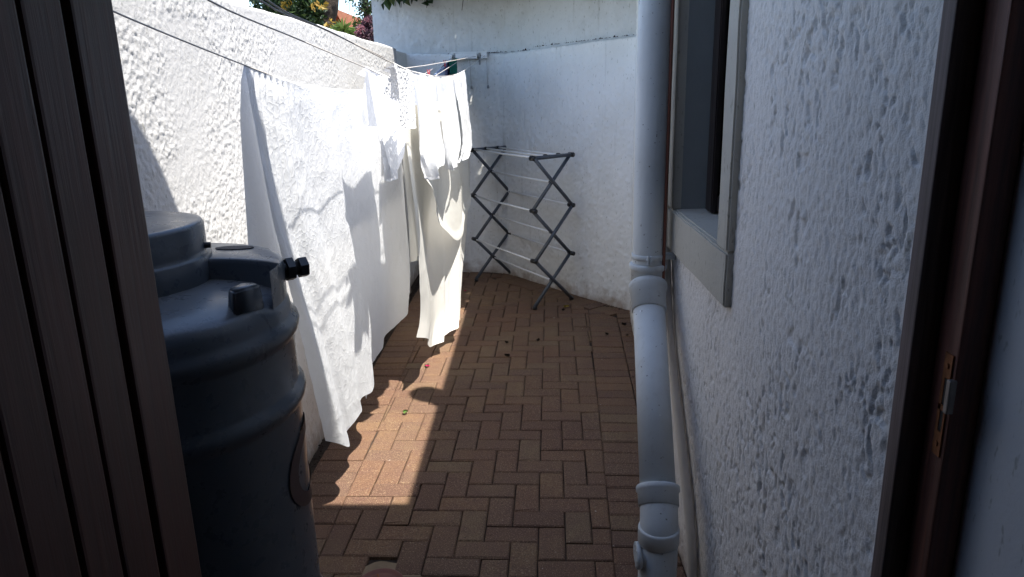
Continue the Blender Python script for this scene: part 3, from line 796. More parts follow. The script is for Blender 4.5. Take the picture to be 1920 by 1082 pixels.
# outlet fitting: two hexagon nuts on a threaded stub
fc = Vector((-.508, 1.415, 1.256)); fd = Vector((.80, .60, 0)).normalized()
bm = bmesh.new(); tube(bm, [fc - fd * .04, fc + fd * .046], .0145, 20); bm_obj('outlet_stub', bm, M['black'], tank, True)
for a, l, rr in ((.002, .016, .0245), (.028, .018, .0215)):
    bm = bmesh.new(); tube(bm, [fc + fd * a, fc + fd * (a + .001), fc + fd * (a + l - .001), fc + fd * (a + l)], [rr * .93, rr, rr, rr * .93], 6); bm_obj('hexagon_nut', bm, M['black'], tank)
# oval emblem moulded on the side
def on_tank(a, z, r=R0 + .0015): return (TC[0] + r * math.cos(a), TC[1] + r * math.sin(a), z)
ac, zc, aw, zh = .24, .862, .46, .088
bm = bmesh.new(); nn = 44
for k in range(nn):
    t0, t1 = 2 * math.pi * k / nn, 2 * math.pi * (k + 1) / nn
    bm.faces.new([bm.verts.new(on_tank(ac + aw * s * math.cos(t), zc + zh * s * math.sin(t), R0 + .003)) for t, s in ((t0, 1), (t1, 1), (t1, .70), (t0, .70))])
bmesh.ops.remove_doubles(bm, verts=bm.verts, dist=1e-5); bm_obj('emblem_ring', bm, M['emblem'], tank, True)
bm = bmesh.new()
for k in range(nn // 2):
    t0, t1 = k / (nn // 2), (k + 1) / (nn // 2)
    g = lambda t, s: on_tank(ac - aw * .45 + aw * .5 * t + .05 * s, zc - zh * .5 + zh * 1.0 * t + .022 * (s - .5) * math.sin(math.pi * t) * 2, R0 + .003)
    bm.faces.new([bm.verts.new(g(t, s)) for t, s in ((t0, 0), (t1, 0), (t1, 1), (t0, 1))])
bmesh.ops.remove_doubles(bm, verts=bm.verts, dist=1e-5); bm_obj('emblem_stroke', bm, M['emblem_light'], tank, True)

# ================================================================== CLOTHES LINE
reel = empty('retractable_clothes_line', (-.53, 6.39, 1.86)); tag(reel, 'white wall-mounted retractable clothes line with grey cords above the drying rack', 'clothes line')
def rp_(name, bm, m, smooth=False): return bm_obj(name, bm, m, reel, smooth)
bm = bmesh.new(); box(bm, (-.645, 6.325, 1.846), (-.462, 6.39, 1.886), .006); rp_('housing', bm, M['white_plastic'])
bm = bmesh.new(); box(bm, (-.432, 6.325, 1.846), (-.382, 6.395, 1.888), .005); rp_('end_block', bm, M['white_plastic'])
bm = bmesh.new(); box(bm, (-.695, 6.33, 1.846), (-.672, 6.40, 1.884), .004); rp_('end_block', bm, M['white_plastic'])
bm = bmesh.new(); box(bm, (-.69, 6.372, 1.872), (-.385, 6.405, 1.905), .003); rp_('wall_plate', bm, M['wall_back'])
for xb in (-.655, -.447):
    bm = bmesh.new()
    a = [bm.verts.new((xb - .006, y, z)) for y, z in ((6.40, 1.895), (6.345, 1.893), (6.345, 1.86), (6.40, 1.785))]
    b = [bm.verts.new((xb + .006, y, z)) for y, z in ((6.40, 1.895), (6.345, 1.893), (6.345, 1.86), (6.40, 1.785))]
    bm.faces.new(a[::-1]); bm.faces.new(b)
    for i in range(4): bm.faces.new((a[i], a[(i + 1) % 4], b[(i + 1) % 4], b[i]))
    bmesh.ops.recalc_face_normals(bm, faces=bm.faces); rp_('bracket', bm, M['grey_plastic'])
for xc, yc in ((-.528, 6.352), (-.388, 6.352)):
    bm = bmesh.new(); tube(bm, [(xc, yc, 1.848), (xc + .003, yc + .003, 1.78), (xc + .002, yc + .01, 1.70), (xc + .006, yc + .015, 1.625)], .0028, 6); rp_('pull_cord', bm, M['line'])
    bm = bmesh.new(); tube(bm, [(xc + .006, yc + .015, 1.632), (xc + .006, yc + .015, 1.624), (xc + .006, yc + .015, 1.605)], [.005, .009, .010], 10); rp_('cord_knob', bm, M['grey_plastic'], True)
X1, X2, X3 = -.72, -.57, -.45
def lpts(pix, x0, x1, last):
    out = []
    n = len(pix)
    for i, p in enumerate(pix):
        x = x0 + (x1 - x0) * (i / max(1, n - 1)); out.append(at_x(p[0], p[1], x))
    out.append(np.array(last)); return out
L1 = [np.array((-.735, 1.01, 1.80))] + lpts([(232, 30), (458, 122), (560, 158), (630, 168), (700, 170), (745, 166)], -.73, -.715, (-.66, 6.335, 1.865))
L2 = [np.array((-.585, 1.01, 1.835))] + lpts([(390, 0), (560, 74), (683, 126), (740, 150), (790, 156)], -.575, -.565, (-.55, 6.33, 1.868))
L3 = [np.array((-.455, 1.01, 1.835))] + lpts([(500, 0), (620, 60), (737, 119), (772, 134), (815, 143), (850, 141), (871, 132)], -.45, -.445, (-.40, 6.33, 1.868))
L4 = [np.array((-.49, 1.01, 1.85))] + lpts([(487, 0), (610, 56), (720, 108), (760, 128)], -.472, -.465, (-.42, 6.33, 1.872))
for Lp in (L1, L2, L3, L4):
    bm = bmesh.new(); tube(bm, [tuple(p) for p in catmull(Lp, 5)], .0018, 8); rp_('line', bm, M['line'], True)
bm = bmesh.new(); box(bm, (-.76, 1.002, 1.775), (-.43, 1.02, 1.87), .004); rp_('hook_bar', bm, M['white_plastic'])

# ---- laundry: a Coons patch between four edges traced as directions, at the depth of the line that carries it
def curve(pts, n): return resample(pts, n)
def cloth(left, right, topc, bot, x_top, x_bot, nu, nv, folds, crumple=0.0, seed=1, fold_pow=.6, xbow=0.0):
    """edges in photo pixels; x_top / x_bot: (near, far) distance of the cloth from the alley axis"""
    Lc, Rc = curve(left, nv), curve(right, nv); Tc, Bc = curve(topc, nu), curve(bot, nu)
    u = np.linspace(0, 1, nu)[:, None, None]; v = np.linspace(0, 1, nv)[None, :, None]
    P = (1 - u) * Lc[None] + u * Rc[None] + (1 - v) * Tc[:, None] + v * Bc[:, None] \
        - ((1 - u) * (1 - v) * Lc[0] + u * (1 - v) * Tc[-1] + (1 - u) * v * Lc[-1] + u * v * Bc[-1])
    U = np.linspace(0, 1, nu)[:, None] * np.ones((1, nv)); V = np.ones((nu, 1)) * np.linspace(0, 1, nv)[None]
    xt = np.interp(U, np.linspace(0, 1, len(x_top)), x_top); xb = np.interp(U, np.linspace(0, 1, len(x_bot)), x_bot)
    X = xt * (1 - V) + xb * V + xbow * np.sin(np.pi * V)
    d = np.stack([P[..., 0] - CX, P[..., 1] - CY, np.full(U.shape, F)], -1) @ ROT.T
    W = CAM + d * (X / d[..., 0])[..., None]
    dx = np.zeros(U.shape); dy = np.zeros(U.shape)
    for (nf, amp, ph, sk) in folds:
        ph_ = 2 * np.pi * (nf * (U + sk * V) + .12 * np.sin(5 * U + 3 * V + ph)) + ph
        a = amp * (np.maximum(V, 1e-4) ** fold_pow)
        dx += a * np.sin(ph_); dy += .4 * a * np.cos(ph_)
    if crumple:
        s, z = W[..., 1], W[..., 2]
        r1 = 1 - np.abs(2 * fbm(s * 9 + z * 5, z * 7 - s * 2, seed, 2) - 1); r2 = 1 - np.abs(2 * fbm(s * 20 - z * 8, z * 15 + s * 6, seed + 5, 2) - 1)
        r3 = 1 - np.abs(2 * fbm(s * 44 + z * 14, z * 36 - s * 10, seed + 9, 2) - 1)
        r4 = 1 - np.abs(2 * fbm(s * 26 + z * 9, z * 8 - s * 3, seed + 13, 2) - 1)
        dx += crumple * ss(0, .06, V) * (1.5 * (r1 - .5) + .45 * (r2 ** 2 - .4) + .25 * (r3 ** 2 - .4) + .8 * (r4 ** 2 - .4))
    W[..., 0] += dx; W[..., 1] += dy
    return W
def over_line(W, lx, back_len, gap=.020, nb=16):
    """carry the front layer over the line and a little way down the back"""
    top = W[:, 0, :]
    rows = []
    for k in range(nb):
        t = k / (nb - 1)
        Q = top.copy(); Q[:, 0] -= gap * min(1, t * 4) ** .5 + .03 * t; Q[:, 2] += -.001 + (.004 if k < nb - 1 and t < .1 else 0) - back_len * t
        rows.append(Q)
    rows = rows[::-1]
    return np.concatenate([np.stack(rows, 1), W], 1)
def add_cloth(name, W, m, parent=None, thick=.0015):
    o = link(name, grid_mesh(name, W), m, parent)
    return o

# big white sheet on the line by the wall
W = cloth(left=[(458, 123), (463, 180), (474, 260), (488, 350), (508, 450), (540, 570), (575, 700), (597, 780), (610, 829)],
          right=[(746, 167), (749, 210), (753, 300), (758, 390), (762, 470), (761, 530), (754, 588)],
          topc=[(458, 123), (500, 139), (560, 158), (630, 168), (700, 170), (746, 167)],
          bot=[(610, 829), (634, 837), (655, 829), (668, 790), (677, 748), (690, 733), (703, 690), (722, 640), (754, 588)],
          x_top=(-.728, -.718, -.715), x_bot=(-.775, -.735, -.755, -.765, -.765), nu=300, nv=230,
          folds=[(4.3, .014, .8, -.04), (2.1, .016, 2.1, -.06), (9.5, .0028, 1.7, -.05)], crumple=.0022, seed=31, fold_pow=.65)
# small pleats where it is bunched on the line
U = np.linspace(0, 1, W.shape[0])[:, None]; V = np.linspace(0, 1, W.shape[1])[None]
W[..., 0] += .009 * np.sin(2 * np.pi * 26 * U) * np.exp(-((U - .16) / .13) ** 2) * np.exp(-V / .22) * ss(0, .03, V)
sh = empty('hanging_sheet', (-.74, 3.0, 0)); tag(sh, 'large crinkled white bed sheet hanging almost to the paving beside the dark tank', 'sheet', )
add_cloth('sheet_cloth', over_line(W, -.72, .55), M['sheet'], sh)
c = at_x(686, 737, -.75)
bm = bmesh.new(); box(bm, (c[0] - .001, c[1] - .014, c[2] - .022), (c[0] + .001, c[1] + .016, c[2] + .02)); bmesh.ops.rotate(bm, verts=bm.verts, cent=c, matrix=Matrix.Rotation(.5, 3, 'X'))
bm_obj('care_label', bm, M['pillow'], sh)

# cream sheet on the middle line: long back layer and a front layer that sags in a swag
cs = empty('hanging_cream_sheet', (-.57, 4.2, 0)); tag(cs, 'long cream sheet with a sagging swag hanging below the lace-edged pillowcases', 'sheet')
W = cloth(left=[(752, 152), (756, 250), (766, 340), (776, 430), (784, 520), (789, 590), (784, 634)],
          right=[(872, 153), (878, 240), (881, 320), (877, 420), (869, 520), (865, 598)],
          topc=[(752, 152), (790, 156), (830, 157), (872, 153)],
          bot=[(784, 634), (797, 637), (811, 651), (826, 638), (845, 622), (865, 598)],
          x_top=(-.570, -.565, -.56), x_bot=(-.615, -.640, -.600, -.545, -.510), nu=150, nv=190,
          folds=[(2.6, .020, 1.2, -.05), (5.3, .008, .3, -.03)], crumple=.0016, seed=51, fold_pow=.8)
add_cloth('back_layer', over_line(W, -.57, .3), M['cream'], cs)
W = cloth(left=[(776, 156), (779, 200), (781, 240), (783, 262)],
          right=[(874, 153), (879, 200), (882, 260), (881, 318)],
          topc=[(776, 156), (810, 158), (840, 158), (874, 153)],
          bot=[(783, 262), (793, 318), (811, 380), (829, 428), (847, 450), (864, 440), (875, 390), (881, 318)],
          x_top=(-.545, -.54, -.535), x_bot=(-.545, -.530, -.515, -.505, -.515), nu=120, nv=110,
          folds=[(3.4, .012, .4, .06), (7, .004, 1.3, .03)], crumple=.0012, seed=61, fold_pow=.8)
ed = ss(.93, 1.0, np.linspace(0, 1, W.shape[1]))[None]
W[..., 0] += .012 * ed
add_cloth('front_layer', W, M['cream'], cs)
W = cloth(left=[(742, 155), (748, 250), (755, 330), (763, 410), (770, 492)],
          right=[(792, 157), (797, 250), (798, 330), (797, 410), (796, 470)],
          topc=[(742, 155), (768, 157), (792, 157)], bot=[(770, 492), (780, 486), (796, 470)],
          x_top=(-.62, -.62), x_bot=(-.64, -.635), nu=50, nv=90, folds=[(1.6, .014, .5, -.04)], crumple=.001, seed=71)
tag(add_cloth('hanging_cloth', over_line(W, -.62, .25), M['cream']), 'plain cream cloth half hidden behind the long cream sheet', 'cloth')

def small_cloth(name, label, cat, m, kw, backl=.12, back=None, group=None):
    W = cloth(**kw); o = add_cloth(name, over_line(W, 0, backl, .012), m); tag(o, label, cat, group); return o
# pillowcase on the middle line in front of the big sheet
t = empty('hanging_pillowcase', (-.57, 2.7, 1.2)); tag(t, 'crumpled white pillowcase pegged by its corner, overlapping the big crinkled sheet', 'pillowcase')
W = cloth(left=[(687, 126), (692, 180), (700, 240), (711, 290), (723, 322)], right=[(741, 151), (750, 200), (754, 245), (752, 285), (744, 316)],
          topc=[(687, 126), (712, 138), (741, 151)], bot=[(723, 322), (733, 341), (744, 316)],
          x_top=(-.572, -.568), x_bot=(-.575, -.545, -.56), nu=70, nv=80, folds=[(1.9, .016, 1.0, -.05), (5, .004, 0, .05)], crumple=.0035, seed=81)
add_cloth('front_layer', over_line(W, 0, .02, .005), M['pillow'], t)
W = cloth(left=[(685, 127), (679, 170), (676, 210), (678, 234)], right=[(704, 134), (706, 175), (707, 210), (707, 238)], topc=[(685, 127), (694, 130), (704, 134)], bot=[(678, 234), (692, 236), (707, 238)],
          x_top=(-.585, -.585), x_bot=(-.60, -.60), nu=24, nv=40, folds=[(1.3, .008, 0, 0)], crumple=.003, seed=82)
add_cloth('back_layer', W, M['pillow'], t)
# crochet runner
t = empty('crochet_runner', (-.45, 2.5, 1.3)); tag(t, 'open white crochet runner folded over the line beside the smooth pillowcases', 'cloth')
W = cloth(left=[(738, 119), (742, 150), (745, 200), (748, 243)], right=[(771, 134), (777, 165), (781, 205), (784, 240)], topc=[(738, 119), (755, 127), (771, 134)], bot=[(748, 243), (765, 242), (784, 240)],
          x_top=(-.448, -.447), x_bot=(-.44, -.435), nu=50, nv=70, folds=[(1.5, .009, .5, 0)], crumple=.003, seed=91)
add_cloth('front_layer', over_line(W, 0, .02, .005), M['lace'], t)
W = cloth(left=[(736, 119), (728, 140), (721, 160), (717, 176)], right=[(748, 125), (748, 150), (747, 170), (746, 192)], topc=[(736, 119), (742, 122), (748, 125)], bot=[(717, 176), (732, 184), (746, 192)],
          x_top=(-.462, -.462), x_bot=(-.475, -.475), nu=30, nv=40, folds=[(1.2, .006, 0, 0)], crumple=.003, seed=92)
add_cloth('back_layer', W, M['lace'], t)
small_cloth('hanging_pillowcase', 'white pillowcase with a pointed lower corner, between the crochet runner and the narrower pillowcase', 'pillowcase', M['pillow'],
    dict(left=[(771, 134), (778, 190), (780, 240), (783, 295), (794, 328)], right=[(816, 144), (820, 200), (825, 255), (827, 285), (824, 306)], topc=[(771, 134), (793, 139), (816, 144)], bot=[(794, 328), (811, 337), (824, 306)],
         x_top=(-.448, -.446), x_bot=(-.445, -.415, -.43), nu=70, nv=90, folds=[(2.2, .017, 2.2, -.06), (5.5, .005, .6, -.03)], crumple=.004, seed=101))
small_cloth('hanging_pillowcase', 'narrow white pillowcase beside the lace-edged pillowcase, its lower edge hanging in a blunt point', 'pillowcase', M['pillow'],
    dict(left=[(815, 144), (821, 200), (826, 255), (832, 300), (838, 318)], right=[(850, 142), (858, 200), (864, 250), (864, 280), (857, 305)], topc=[(815, 144), (832, 144), (850, 142)], bot=[(838, 318), (846, 319), (857, 305)],
         x_top=(-.446, -.445), x_bot=(-.44, -.42), nu=60, nv=90, folds=[(1.8, .017, .3, -.05), (5, .004, 1.6, -.03)], crumple=.0025, seed=111))
small_cloth('hanging_pillowcase', 'white pillowcase with a textured lace border, last on the line towards the drying rack', 'pillowcase', M['pillow'],
    dict(left=[(848, 142), (857, 200), (863, 250), (862, 285), (854, 306)], right=[(871, 132), (879, 189), (886, 244), (886, 270), (881, 285)], topc=[(848, 142), (860, 138), (871, 132)], bot=[(854, 306), (870, 300), (881, 285)],
         x_top=(-.445, -.444), x_bot=(-.43, -.425), nu=50, nv=90, folds=[(1.4, .013, 1.9, -.05)], crumple=.0045, seed=121))
# small coloured things further along the line by the wall
def color_cloth(name, label, px_, col, x=-.655, col2=None):
    if col2:
        m, nt, Pn, N_, L_ = mat(name + '_print'); vo = N_.new('ShaderNodeTexVoronoi'); vo.inputs['Scale'].default_value = 60; L_.new(coord(nt), vo.inputs['Vector'])
        L_.new(ramp(nt, vo.outputs['Distance'], [(.35, col2), (.42, col)]), Pn.inputs['Base Color']); Pn.inputs['Roughness'].default_value = .9
    else: m = cloth_mat(name + '_cotton', col, .2)
    (u0, v0), (u1, v1) = px_
    W = cloth(left=[(u0, v0), (u0 + 1, v0 + 40), (u0 + 3, v0 + 90)], right=[(u1, v1), (u1 + 2, v1 + 40), (u1 + 2, v1 + 85)], topc=[(u0, v0), ((u0 + u1) / 2, (v0 + v1) / 2 - .5), (u1, v1)], bot=[(u0 + 3, v0 + 90), ((u0 + u1) / 2 + 2, v0 + 90), (u1 + 2, v1 + 85)],
              x_top=(x, x), x_bot=(x, x), nu=30, nv=40, folds=[(1.5, .010, .4, 0)], crumple=.002, seed=7)
    tag(add_cloth(name, over_line(W, 0, .06), m), label, 'cloth')
color_cloth('blue_cloth', 'pale blue cloth showing above the pillowcases on the line by the wall', ((817, 139), (837, 122)), (.42, .52, .72))
color_cloth('printed_cloth', 'purple and white printed cloth pegged next to the green cloth', ((834, 122), (847, 115)), (.07, .06, .26), -.65, (.5, .5, .6))
color_cloth('green_cloth', 'dark green cloth hanging closest to the wall-mounted clothes line reel', ((842, 117), (856, 109)), (.02, .20, .16), -.635)
for k, (u, v, lab) in enumerate(((834, 118, 'red peg clipped between the pale blue and printed cloths'), (804, 137, 'faded red peg near the pale blue cloth'))):
    c = at_x(u, v, -.65); t = empty('clothes_peg', tuple(c)); tag(t, lab, 'peg')
    for s in (-1, 1):
        bm = bmesh.new(); box(bm, (c[0] + s * .002, c[1] - .005, c[2] - .03), (c[0] + s * .007, c[1] + .005, c[2] + .022), .002)
        bmesh.ops.rotate(bm, verts=bm.verts, cent=c, matrix=Matrix.Rotation(s * .12, 3, 'Y')); bm_obj('jaw', bm, M['red'], t)

# ================================================================== DRYING RACK
A_, B_, C_, D_ = [Vector(p) for p in ((-.515, 6.075, 0), (-.010, 5.215, 0), (.275, 5.475, 0), (-.230, 6.315, 0))]
rack = empty('drying_rack', tuple((A_ + B_ + C_ + D_) / 4)); tag(rack, 'folding grey metal drying rack with pale rods standing empty against the back wall', 'drying rack')
ZL = [0.0, .370, .742, 1.118]
def side(f, b):
    out = (f - b).cross(Vector((0, 0, 1))).normalized()
    off = [out * .012, out * -.012]
    for k in range(3):
        lo, hi = ZL[k], ZL[k + 1]
        for q, (p, r) in enumerate(((f, b), (b, f))):
            a = p + Vector((0, 0, lo + (.008 if k == 0 else 0))) + off[(q + k) % 2]; c = r + Vector((0, 0, hi)) + off[(q + k) % 2]
            bm = bmesh.new(); tube(bm, [a, c], .0135, 10); bm_obj('leg' if k == 0 else 'strut', bm, M['airer'], rack, True)
        for p in (f, b):
            bm = bmesh.new(); q_ = p + Vector((0, 0, ZL[k] if k else .006)); tube(bm, [q_ - out * .028, q_ + out * .028] if k else [q_ + Vector((0, 0, -.006)), q_ + Vector((0, 0, .018))], .0165, 10); bm_obj('joint_cap' if k else 'foot_cap', bm, M['black'], rack, True)
    bm = bmesh.new(); tube(bm, [f + Vector((0, 0, ZL[3])), b + Vector((0, 0, ZL[3]))], .0145, 10); bm_obj('top_bar', bm, M['airer'], rack, True)
    for p in (f, b):
        bm = bmesh.new(); q_ = p + Vector((0, 0, ZL[3])); tube(bm, [q_ - out * .022, q_ + out * .026], .0175, 10); bm_obj('joint_cap', bm, M['black'], rack, True)
side(B_, C_); side(A_, D_)
def rod(p, q, z):
    bm = bmesh.new(); a = p + Vector((0, 0, z)); b = q + Vector((0, 0, z)); m_ = (a + b) / 2 + Vector((0, 0, -.003)); tube(bm, [a, m_, b], .0076, 8); bm_obj('rod', bm, M['rod'], rack, True)
    d_ = (b - a).normalized()
    for s, e in ((a, d_), (b, -d_)):
        bm = bmesh.new(); tube(bm, [s + e * .008, s + e * .04], .0130, 8); bm_obj('rod_clip', bm, M['black'], rack, True)
for t_ in (.02, .36, .70): rod(A_.lerp(D_, t_), B_.lerp(C_, t_), ZL[3] + .006)
for k in range(3):
    rod((A_ + D_) / 2, (B_ + C_) / 2, (ZL[k] + ZL[k + 1]) / 2)
for k in (1, 2):
    rod(A_, B_, ZL[k]); rod(D_, C_, ZL[k])

# ================================================================== PLANTS
def leaf_cloud(name, pts, size, m, parent, seed, aspect=.55, fold=True, droop=.4):
    r = np.random.default_rng(seed); n = len(pts)
    sz = size * r.uniform(.6, 1.35, n)
    d = r.normal(size=(n, 3)); d[:, 2] -= droop; d /= np.linalg.norm(d, axis=1)[:, None]
    q = r.normal(size=(n, 3)); s = np.cross(d, q); s /= np.linalg.norm(s, axis=1)[:, None]
    nn_ = np.cross(s, d)
    P = np.asarray(pts)
    a = P - d * sz[:, None] * .5; b = P + d * sz[:, None] * .5
    l = P - d * sz[:, None] * .08 + s * sz[:, None] * aspect * .5 + nn_ * sz[:, None] * .12
    rr = P - d * sz[:, None] * .08 - s * sz[:, None] * aspect * .5 + nn_ * sz[:, None] * .12
    Vv = np.stack([a, l, b, rr], 1).reshape(-1, 3)
    i = np.arange(n) * 4
    Fc = np.concatenate([np.stack([i, i + 1, i + 2], 1), np.stack([i, i + 2, i + 3], 1)])
    me = bpy.data.meshes.new(name); me.from_pydata(Vv.tolist(), [], Fc.tolist()); me.update()
    return link(name, me, m, parent)
# creeper spilling over the back wall, its crown shades the end of the alley
vine = empty('bougainvillea_creeper', (-.2, 6.8, 0)); tag(vine, 'leafy dark green creeper spilling over the top of the pale back wall', 'creeper')
r = np.random.default_rng(5)
edge = lambda x: np.interp(x, [-1.35, -.80, .27, .9], [6.02, 5.53, 4.36, 3.7])
pts = []
while len(pts) < 42000:
    x = r.uniform(-1.35, 1.3); y = r.uniform(4.2, 7.1); z = r.uniform(2.45, 3.1)
    e = edge(x) + .10 * math.sin(x * 9) + r.normal() * .06 - (z - 2.6) * .355
    if y < e: continue
    if x > .40 and y < 4.6: continue
    pts.append((x, y, z + .10 * math.sin(x * 7 + y * 5)))
leaf_cloud('crown', pts, .072, M['leaf'], vine, 3, .62)
# sprays hanging down over the upper wall
for k, (u0, v0, u1, v1, nl) in enumerate(((712, -60, 708, 3, 9), (730, -60, 725, 8, 18), (745, -60, 741, 12, 22), (756, -60, 752, 14, 20), (774, -60, 766, 5, 16), (790, -60, 800, 15, 14), (820, -60, 815, -6, 10), (868, -70, 866, 20, 3))):
    c0_ = at_y(u0, v0, 6.34); c1_ = at_y(u1, v1, 6.36); mid_ = (c0_ + c1_) / 2 + np.array((0.02, -.04, 0))
    cv = catmull([np.array((c0_[0] + .02, c0_[1], 2.75)), c0_, mid_, c1_], 6)
    bm = bmesh.new(); tube(bm, [tuple(p) for p in cv], [.005 - .003 * i / len(cv) for i in range(len(cv))], 6); bm_obj('stem', bm, M['bark'], vine)
    lp = [cv[int(r.uniform(.35, 1) * (len(cv) - 1))] + r.normal(size=3) * (.035, .03, .02) for _ in range(nl)]
    leaf_cloud('hanging_leaves', lp, .095, M['leaf_dark'], vine, 30 + k, .6, True, 1.2)
for a in ((-.9, 6.75), (-.1, 6.9), (.5, 6.5)):
    bm = bmesh.new(); tube(bm, [tuple(p) for p in catmull([(a[0], a[1], -.05), (a[0] + .05, a[1], 1.2), (a[0] - .05, a[1] - .05, 2.2), (a[0] + .1, a[1] - .5, 2.75)], 5)], .025, 8); bm_obj('stem', bm, M['bark'], vine, True)

# trees and shrubs beyond the boundary wall
def limb(bm, a, b, r0, r1, wob=.1, n=6):
    a = np.array(a, float); b = np.array(b, float); pts = [a + (b - a) * t + (RNG.normal(size=3) * wob * (0 < t < 1)) for t in np.linspace(0, 1, 4)]
    cv = catmull(pts, 4); tube(bm, [tuple(p) for p in cv], [r0 + (r1 - r0) * i / (len(cv) - 1) for i in range(len(cv))], n)
def ball(c, rad, n, seed, sq=1.0):
    r = np.random.default_rng(seed); d = r.normal(size=(n, 3)); d /= np.linalg.norm(d, axis=1)[:, None]
    return np.array(c) + d * (rad * r.uniform(.25, 1, n) ** .5)[:, None] * np.array((1, 1, sq))
d1 = 9.0
tree = empty('dark_tree', (-2.55, d1, 0)); tag(tree, 'old tree with thick dark trunk and deep green leaves behind the boundary wall', 'tree')
bm = bmesh.new()
tp = [at_y(606, 60, d1), at_y(608, 30, d1), at_y(614, 0, d1)]
tube(bm, [tuple(p) for p in catmull([(tp[0][0] - .05, d1, -.1), (tp[0][0] - .05, d1, 1.2), tuple(tp[0]), tuple(tp[1]), tuple(tp[2]), (tp[2][0] + .12, d1, 3.4), (tp[2][0] + .0, d1, 4.4)], 5)], [.20] * 8 + [.135] * 12 + [.13 - .008 * i for i in range(11)], 14)
bm_obj('trunk', bm, M['bark'], tree, True)
bm = bmesh.new(); tx = tp[2]
for k in range(7):
    a = RNG.uniform(0, 6.28); limb(bm, (tx[0] + .05, d1, 2.9 + k * .2), (tx[0] + 1.4 * math.cos(a), d1 + 1.2 * math.sin(a), 4.0 + RNG.uniform(0, .9)), .06, .02)
limb(bm, (tx[0] - .1, d1, 2.2), (tx[0] - .9, d1 + .2, 2.9), .05, .02, .05)
bm_obj('limbs', bm, M['bark'], tree, True)
pts = [ball((tx[0] + RNG.uniform(-1.5, 1.2), d1 + RNG.uniform(-1, 1.2), RNG.uniform(3.5, 4.9)), .55, 420, 200 + k) for k in range(14)]
for k, (u, v, rr) in enumerate(((505, 12, .22), (525, 2, .25), (545, 22, .26), (565, 10, .28), (576, 30, .20), (562, 45, .25), (584, 2, .14), (520, 30, .22), (550, 50, .25), (572, 58, .18))):
    pts.append(ball(at_y(u, v, d1 - .25), rr, 300, 230 + k))
leaf_cloud('crown', np.concatenate(pts), .075, M['leaf_dark'], tree, 8)
ypts = np.concatenate([ball(at_y(u, v, d1 - .5), .05, 7, 300 + k) for k, (u, v) in enumerate(((590, 12), (608, 11), (619, 42), (535, 12), (540, 6), (617, 52)))])
leaf_cloud('yellow_leaves', ypts, .07, M['leaf_yellow'], tree, 9)
# spiky plant, rising on a stem behind the wall
d2 = 8.0; c = at_y(643, 52, d2)
al = empty('spiky_plant', (c[0], c[1], 0)); tag(al, 'round spiky bright green plant showing over the boundary wall beside the tree', 'plant')
bm = bmesh.new(); limb(bm, (c[0], c[1], -.1), (c[0], c[1], c[2] - .05), .05, .04, .01, 8); bm_obj('stem', bm, M['bark'], al, True)
bm = bmesh.new(); rr_ = np.random.default_rng(3)
for k in range(120):
    d_ = Vector(rr_.normal(size=3)); d_.z = abs(d_.z) * 1.0 - .25; d_.normalize(); s_2 = d_.orthogonal().normalized(); l = rr_.uniform(.12, .19)
    p = Vector(c) - Vector((0, 0, .05)); tip = p + d_ * l + Vector((0, 0, -.02)); md = p + d_ * l * .5 + Vector((0, 0, .015))
    v_ = [bm.verts.new(x) for x in (p, md + s_2 * .009, tip, md - s_2 * .009)]; bm.faces.new((v_[0], v_[1], v_[2])); bm.faces.new((v_[0], v_[2], v_[3]))
bm_obj('leaves', bm, M['leaf_aloe'], al)
# purple shrub and thin twiggy tree
d3 = 7.6
ps = empty('purple_shrub', (-1.72, d3, 0)); tag(ps, 'dark purple leaved shrub between the boundary wall and the end of the back wall', 'shrub')
bm = bmesh.new()
for k in range(6): 
    c = at_y(690 + RNG.uniform(-10, 8), 50, d3); limb(bm, (c[0], d3, -.1), (c[0] + RNG.uniform(-.1, .1), d3 + RNG.uniform(-.1, .1), 2.1), .018, .008, .03)
bm_obj('stems', bm, M['bark'], ps)
leaf_cloud('leaves', np.concatenate([ball(at_y(u, v, d3 + RNG.uniform(-.1, .1)), rr, n, 400 + k) for k, (u, v, rr, n) in enumerate(((692, 45, .075, 260), (690, 62, .09, 330), (698, 55, .10, 330), (684, 70, .09, 260), (695, 75, .12, 330), (694, 38, .05, 120)))]), .032, M['leaf_purple'], ps, 12)
leaf_cloud('pink_leaves', np.concatenate([ball(at_y(u, v, d3 - .05), rr, n, 430 + k) for k, (u, v, rr, n) in enumerate(((675, 56, .055, 90), (672, 62, .04, 50), (688, 37, .03, 30)))]), .03, leaf_mat('pink_tips', [(.30, .13, .16), (.22, .09, .12), (.12, .05, .07)]), ps, 13)
d4 = 12.0
tt = empty('sparse_tree', (-2.6, d4, 0)); tag(tt, 'sparse twiggy tree against the bright sky beyond the tiled roof', 'tree')
bm = bmesh.new(); c = at_y(692, 60, d4)
limb(bm, (c[0], d4, -.1), (c[0] + .05, d4, 4.2), .08, .03, .05, 8)
for k in range(16):
    z = RNG.uniform(2.4, 4.0); limb(bm, (c[0] + .02, d4, z), (c[0] + RNG.uniform(-.8, .5), d4 + RNG.uniform(-.5, .5), z + RNG.uniform(-.2, .5)), .012, .003, .06, 5)
for (u0, v0, u1, v1) in ((660, -20, 652, 28), (675, -20, 668, 20), (645, -20, 655, 8), (684, -20, 676, 30)):
    limb(bm, at_y(u0, v0, d4), at_y(u1, v1, d4), .006, .003, .04, 5)
bm_obj('trunk', bm, M['bark'], tt, True)
